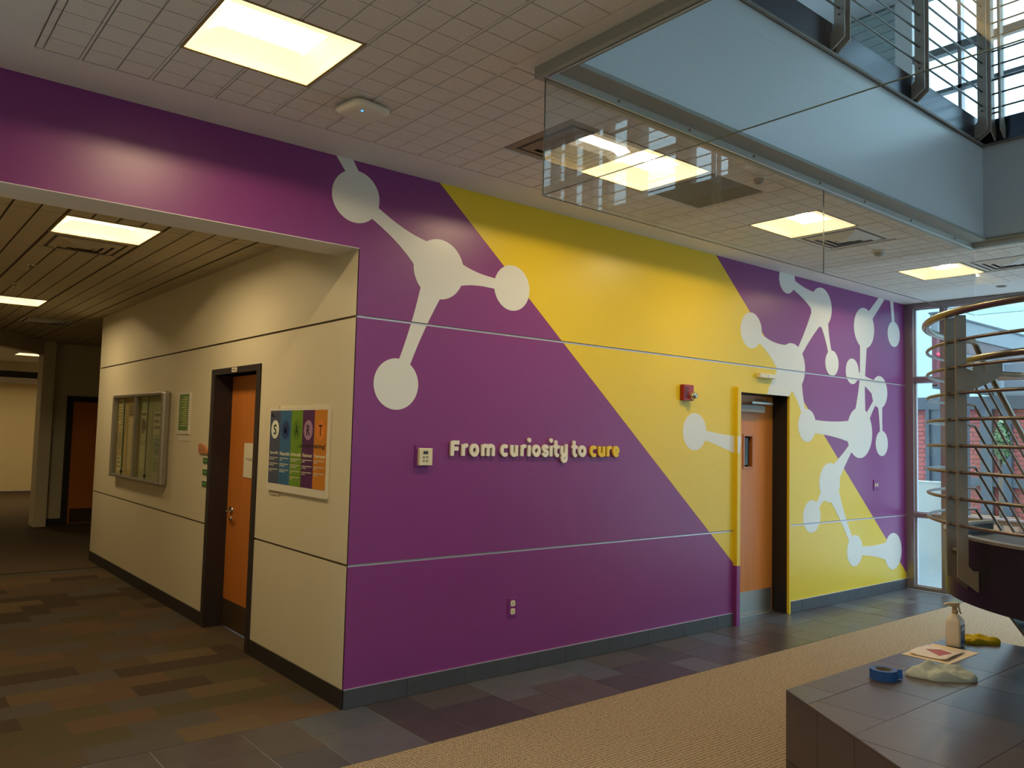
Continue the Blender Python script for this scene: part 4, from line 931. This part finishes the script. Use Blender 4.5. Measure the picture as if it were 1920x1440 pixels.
# things on the plinth
t = thing('blue_tape_roll', 'roll of blue masking tape lying on the plinth', 'tape', loc=(1.905, -2.425, PZ))
ro, ri, h = .068, .043, .05
obj('tape', MB().lathe([(ri, 0), (ri, h), (ro, h), (ro, 0), (ri, 0)], (0, 0, 0), 40, smooth=False), mat('tape_blue', (34, 84, 158), .55, noise_s=40, noise_a=.04), t)
obj('core', MB().lathe([(ri-.004, .001), (ri-.004, h-.001), (ri, h-.001), (ri, .001), (ri-.004, .001)], (0, 0, 0), 40, smooth=False), mat('tape_core', (120, 112, 96), .8), t, 'grey cardboard core')
obj('loose_end', MB().add([(.045, -.052, .0), (.045, -.052, h), (.062, -.070, h*1.05), (.066, -.072, .004), (.078, -.066, .001), (.070, -.064, h)], [(0, 1, 2, 3), (3, 2, 5, 4)]), mat('tape_blue_light', (44, 108, 190), .5), t, 'folded loose end')
t = thing('spray_bottle', 'white trigger spray bottle with a blue label on the plinth', 'bottle', loc=(2.99, -2.35, PZ)); t.rotation_euler = (0, 0, math.radians(6))
def loft(secs, fn=UP, smooth=True):
    mb = MB(); n = len(secs[0][0]); mb.add([(p[0], p[1], z) for P, z in secs for p in P], [(i*n+k, i*n+(k+1) % n, (i+1)*n+(k+1) % n, (i+1)*n+k) for i in range(len(secs)-1) for k in range(n)], smooth)
    mb.add([(p[0], p[1], secs[0][1]) for p in secs[0][0]], [list(range(n))]); mb.add([(p[0], p[1], secs[-1][1]) for p in secs[-1][0]], [list(range(n))]); return mb
BOTW = mat('bottle_white', (216, 206, 190), .35)
obj('body', loft([(rrect(0, 0, .046, .038, .012), 0), (rrect(0, 0, .052, .043, .014), .008), (rrect(0, 0, .052, .043, .014), .150), (rrect(0, 0, .046, .037, .014), .168), (rrect(0, 0, .022, .018, .012), .195), (rrect(0, 0, .014, .014, .012), .200)]), BOTW, t)
obj('label', MB().box(-.036, .040, -.0445, -.0428, .018, .135), mat('label_blue', (28, 84, 128), .4), t, 'blue label'); obj('label_print', MB().box(-.03, .034, -.0452, -.0444, .10, .125), mat('label_white', (210, 214, 220), .4), t)
obj('neck_collar', MB().lathe([(.015, .198), (.017, .200), (.017, .222), (.012, .226)], (0, 0, 0), 18), mat('collar_beige', (190, 166, 130), .5), t)
obj('trigger_head', loft([(rrect(-.002, 0, .012, .009, .006), .222), (rrect(-.002, 0, .014, .010, .006), .240), (rrect(-.012, 0, .040, .011, .008), .250), (rrect(-.012, 0, .040, .010, .008), .262), (rrect(-.006, 0, .028, .007, .006), .268)]), mat('trigger_cream', (206, 186, 156), .4), t).rotation_euler = (0, 0, math.radians(-48))
obj('trigger_lever', MB().tube([(.014, 0, .248), (.026, 0, .235), (.030, 0, .210), (.038, 0, .198)], [.006, .006, .005, .004], 8), mat('trigger_cream2', (200, 180, 150), .4), t).rotation_euler = (0, 0, math.radians(-48))
obj('nozzle', MB().lathe([(0, -.066), (.008, -.066), (.009, -.05), (.006, -.048)], (0, 0, .256), 12, 'x'), WHITEP, t).rotation_euler = (0, 0, math.radians(-48))
def cloth(name, cx, cy, rx, ry, rot, h, seed, m, label, folds=4, thick=.006):
    rr = random.Random(seed); nr, na = 26, 72; mb = MB(); v = []; ph = [rr.uniform(0, 6.28) for _ in range(8)]
    fd = [(rr.uniform(-.45, .45)+1.1, rr.uniform(20, 38), rr.uniform(0, 6.28), rr.uniform(.5, 1)) for _ in range(folds)]
    ca, sa = math.cos(rot), math.sin(rot)
    for i in range(nr+1):
        s = i/nr
        for k in range(na):
            q = 2*math.pi*k/na; rad = 1+.13*math.sin(2*q+ph[0])+.09*math.sin(3*q+ph[1])+.06*math.sin(5*q+ph[2])+.03*math.sin(9*q+ph[3])
            sx, sy = math.copysign(abs(math.cos(q))**.8, math.cos(q)), math.copysign(abs(math.sin(q))**.8, math.sin(q))
            x, y = rx*s*rad*sx, ry*s*rad*sy
            z = 0
            for (a, fr, p_, am) in fd:
                w_ = math.cos(a)*x+math.sin(a)*y; wob = noise.noise(Vector((x*9+seed, y*9, a)))*1.4
                z += am*(.5+.5*math.cos(w_*fr*1.9+p_+wob*1.8))**2.6
            z = z/sum(f[3] for f in fd)*h*1.5*(1-s**7*.75)+h*.26*(1-s**8)
            z += .10*h*noise.noise(Vector((x*40, y*40, seed)))+thick*(1 if s < .999 else .9)
            v.append((cx+x*ca-y*sa, cy+x*sa+y*ca, PZ+max(.002, z)))
    f = [(i*na+k, i*na+(k+1) % na, (i+1)*na+(k+1) % na, (i+1)*na+k) for i in range(nr) for k in range(na)]
    mb.add(v, f, True)
    last = v[nr*na:]; mb.add(last+[(p_[0]*.99+cx*.01, p_[1]*.99+cy*.01, PZ+.0006) for p_ in last], [(k, (k+1) % na, na+(k+1) % na, na+k) for k in range(na)], True)
    o = obj(name, mb, m); tag(o, label, 'cloth'); return o
cloth('cleaning_rag', 2.19, -2.60, .165, .080, math.radians(-42), .062, 5, mat('rag_grey', (186, 194, 188), .95, noise_s=60, noise_a=.06, bump=.5, bump_s=300), 'crumpled pale grey rag on the plinth', 5)
cloth('microfibre_cloth', 3.20, -2.405, .110, .062, math.radians(-30), .030, 11, mat('cloth_yellow', (206, 176, 24), .98, noise_s=80, noise_a=.10, bump=.9, bump_s=240), 'yellow microfibre cloth beside the spray bottle', 3, .016)
o = obj('folded_paper', MB().box(2.492, 2.92, -2.515, -2.245, PZ+.0004, PZ+.0022), mat('cream_sheet', (226, 204, 176), .8)); tag(o, 'large cream sheet under the swatch paper on the plinth', 'paper')
def curl(x0, x1, y0, y1, z0, ang):
    v = []; cx, cy = (x0+x1)/2, (y0+y1)/2
    for i in range(13):
        for j in range(9):
            u, w_ = i/12, j/8; x, y = x0+(x1-x0)*u-cx, y0+(y1-y0)*w_-cy; z = z0+.010*(abs(2*w_-1)**3)*(1-u*.3)+.004*math.sin(u*5)
            v.append((cx+x*math.cos(ang)-y*math.sin(ang), cy+x*math.sin(ang)+y*math.cos(ang), z))
    return MB().add(v, [(i*9+j, i*9+j+1, (i+1)*9+j+1, (i+1)*9+j) for i in range(12) for j in range(8)], True)
t = obj('swatch_paper', curl(2.53, 2.83, -2.475, -2.262, PZ+.0075, math.radians(4)), mat('swatch_sheet', (224, 212, 204), .7)); tag(t, 'curled white sheet with a dusty red swatch on the plinth', 'paper')
sd = t.modifiers.new('thickness', 'SOLIDIFY'); sd.thickness = .0012
obj('printed_swatch', MB().prism([(2.60, -2.42), (2.70, -2.30), (2.76, -2.36), (2.72, -2.44)], UP, PZ+.0122, PZ+.0132), mat('swatch_red', (172, 86, 98), .7), t, 'dusty red printed patch')

# ------------------------------------------------------------------ curved stair landing over the plinth
CX, CY = 2.67, -3.64
def ring(R, a0, a1, z, n=48): return [(CX+R*math.cos(math.radians(a0+(a1-a0)*i/n)), CY+R*math.sin(math.radians(a0+(a1-a0)*i/n)), z) for i in range(n+1)]
st = thing('curved_staircase', 'dark curved stair landing with steel rod railing', 'staircase')
A0, A1 = 75, 300
def band(R0, R1, z0, z1, a0, a1, n=64):
    mb = MB(); v = []
    for i in range(n+1):
        q = math.radians(a0+(a1-a0)*i/n); c, s = math.cos(q), math.sin(q)
        v += [(CX+R0*c, CY+R0*s, z0), (CX+R1*c, CY+R1*s, z0), (CX+R1*c, CY+R1*s, z1), (CX+R0*c, CY+R0*s, z1)]
    f = [(i*4+k, i*4+(k+1) % 4, (i+1)*4+(k+1) % 4, (i+1)*4+k) for i in range(n) for k in range(4)]
    mb.add(v, f, True); mb.add(v[:4], [(0, 1, 2, 3)]); mb.add(v[-4:], [(0, 1, 2, 3)]); return mb
so = obj('stringer', band(1.085, 1.12, .935, 1.248, A0, A1), BLACKM, st, 'black curved outer stringer')
m_ = so.modifiers.new('edge', 'EDGE_SPLIT'); m_.split_angle = .6
lp = obj('stringer_lip', band(1.075, 1.128, 1.248, 1.262, A0, A1), GSTEEL, st, 'grey steel lip on the stringer'); lp.modifiers.new('edge', 'EDGE_SPLIT').split_angle = .6
obj('landing_floor', MB().prism([(CX+1.085*math.cos(math.radians(a)), CY+1.085*math.sin(math.radians(a))) for a in range(0, 360, 5)], UP, 1.14, 1.19), mat('landing_rubber', (56, 56, 60), .6, noise_s=30, noise_a=.08), st, 'dark rubber landing floor')
obj('underside_plate', MB().prism([(CX+1.085*math.cos(math.radians(a)), CY+1.085*math.sin(math.radians(a))) for a in range(0, 360, 5)], UP, .94, .955), BLACKM, st)
obj('support_column', MB().lathe([(.2, PZ), (.2, PZ+.02), (.14, PZ+.03), (.14, .94)], (CX, CY, 0), 32), BLACKM, st)
zrod = [1.322, 1.450, 1.578, 1.706, 1.835, 1.963, 2.092, 2.222]
B = Vector((2.976, -2.478)); SL = .70
def flight(z, y, x0, L): return (x0+L, y, z-SL*L)
for z in zrod:
    L = 1.9
    pts = ring(1.2, A1, A0, z, 72); xb, yb = pts[-1][0], pts[-1][1]
    pts += [flight(z, yb, xb, .04), flight(z, yb, xb, L)]
    obj('rod', MB().tube(pts, .0085, 8), RODM, st)
pts = ring(1.207, A1, A0, 2.365, 72); xb, yb = pts[-1][0], pts[-1][1]
pts += [(xb+.05, yb, 2.35), flight(2.365, yb, xb, .12), flight(2.365, yb, xb, 1.9)]
obj('top_handrail', MB().tube(pts, .0195, 14), RAIL, st, 'thick brassy top handrail')
pts = ring(1.04, A1, 65, 2.15, 72); xb, yb = pts[-1][0], pts[-1][1]
pts += [(xb+.10, yb, 2.15), flight(2.15, yb, xb+.10, .06), flight(2.15, yb, xb+.10, 1.9)]
obj('inner_handrail', MB().tube(pts, .0175, 14), RAIL, st, 'lower brassy handrail')
def spost(ang):
    q = math.radians(ang); er = Vector((math.cos(q), math.sin(q), 0)); et = Vector((-math.sin(q), math.cos(q), 0)); c = Vector((CX, CY, 0))
    prof = [(1.219, 2.345), (1.168, 2.345), (1.168, 2.085), (1.12, 2.065), (1.08, 2.07), (1.08, 2.115), (.995, 2.115), (.995, 2.055), (1.05, 2.02), (1.168, 1.965), (1.168, 1.13), (1.145, 1.106), (1.121, 1.106), (1.121, 1.006), (1.219, 1.075)]
    for s in (-.050, .050):
        obj('post_plate', MB().prism(prof, lambda u, v, w_: tuple(c+er*u+et*(s+w_)+Vector((0, 0, v))), -.005, .005), GSTEEL, st)
    obj('post_spacer', MB().tube([c+er*1.19+et*-.050+Vector((0, 0, 1.2)), c+er*1.19+et*.050+Vector((0, 0, 1.2))], .01, 8), GSTEEL, st)
for a in (139, 188, 237, 286, 92): 
    if a != 92: spost(a)
# lower flight
for k in range(6):
    xx = 3.0+.27*k; z = 1.19-.17*(k+1)
    obj('tread', MB().box(xx, xx+.30, -3.55, -2.52, z-.035, z), BLACKM, st)
for y in (-2.50, -3.57):
    obj('flight_stringer', MB().prism([(2.95, 1.25), (3.05, 1.25), (4.75, .12), (4.75, 0), (4.45, 0), (2.95, .94)], lambda u, v, w_: (u, w_, v), y, y+.02), BLACKM, st)
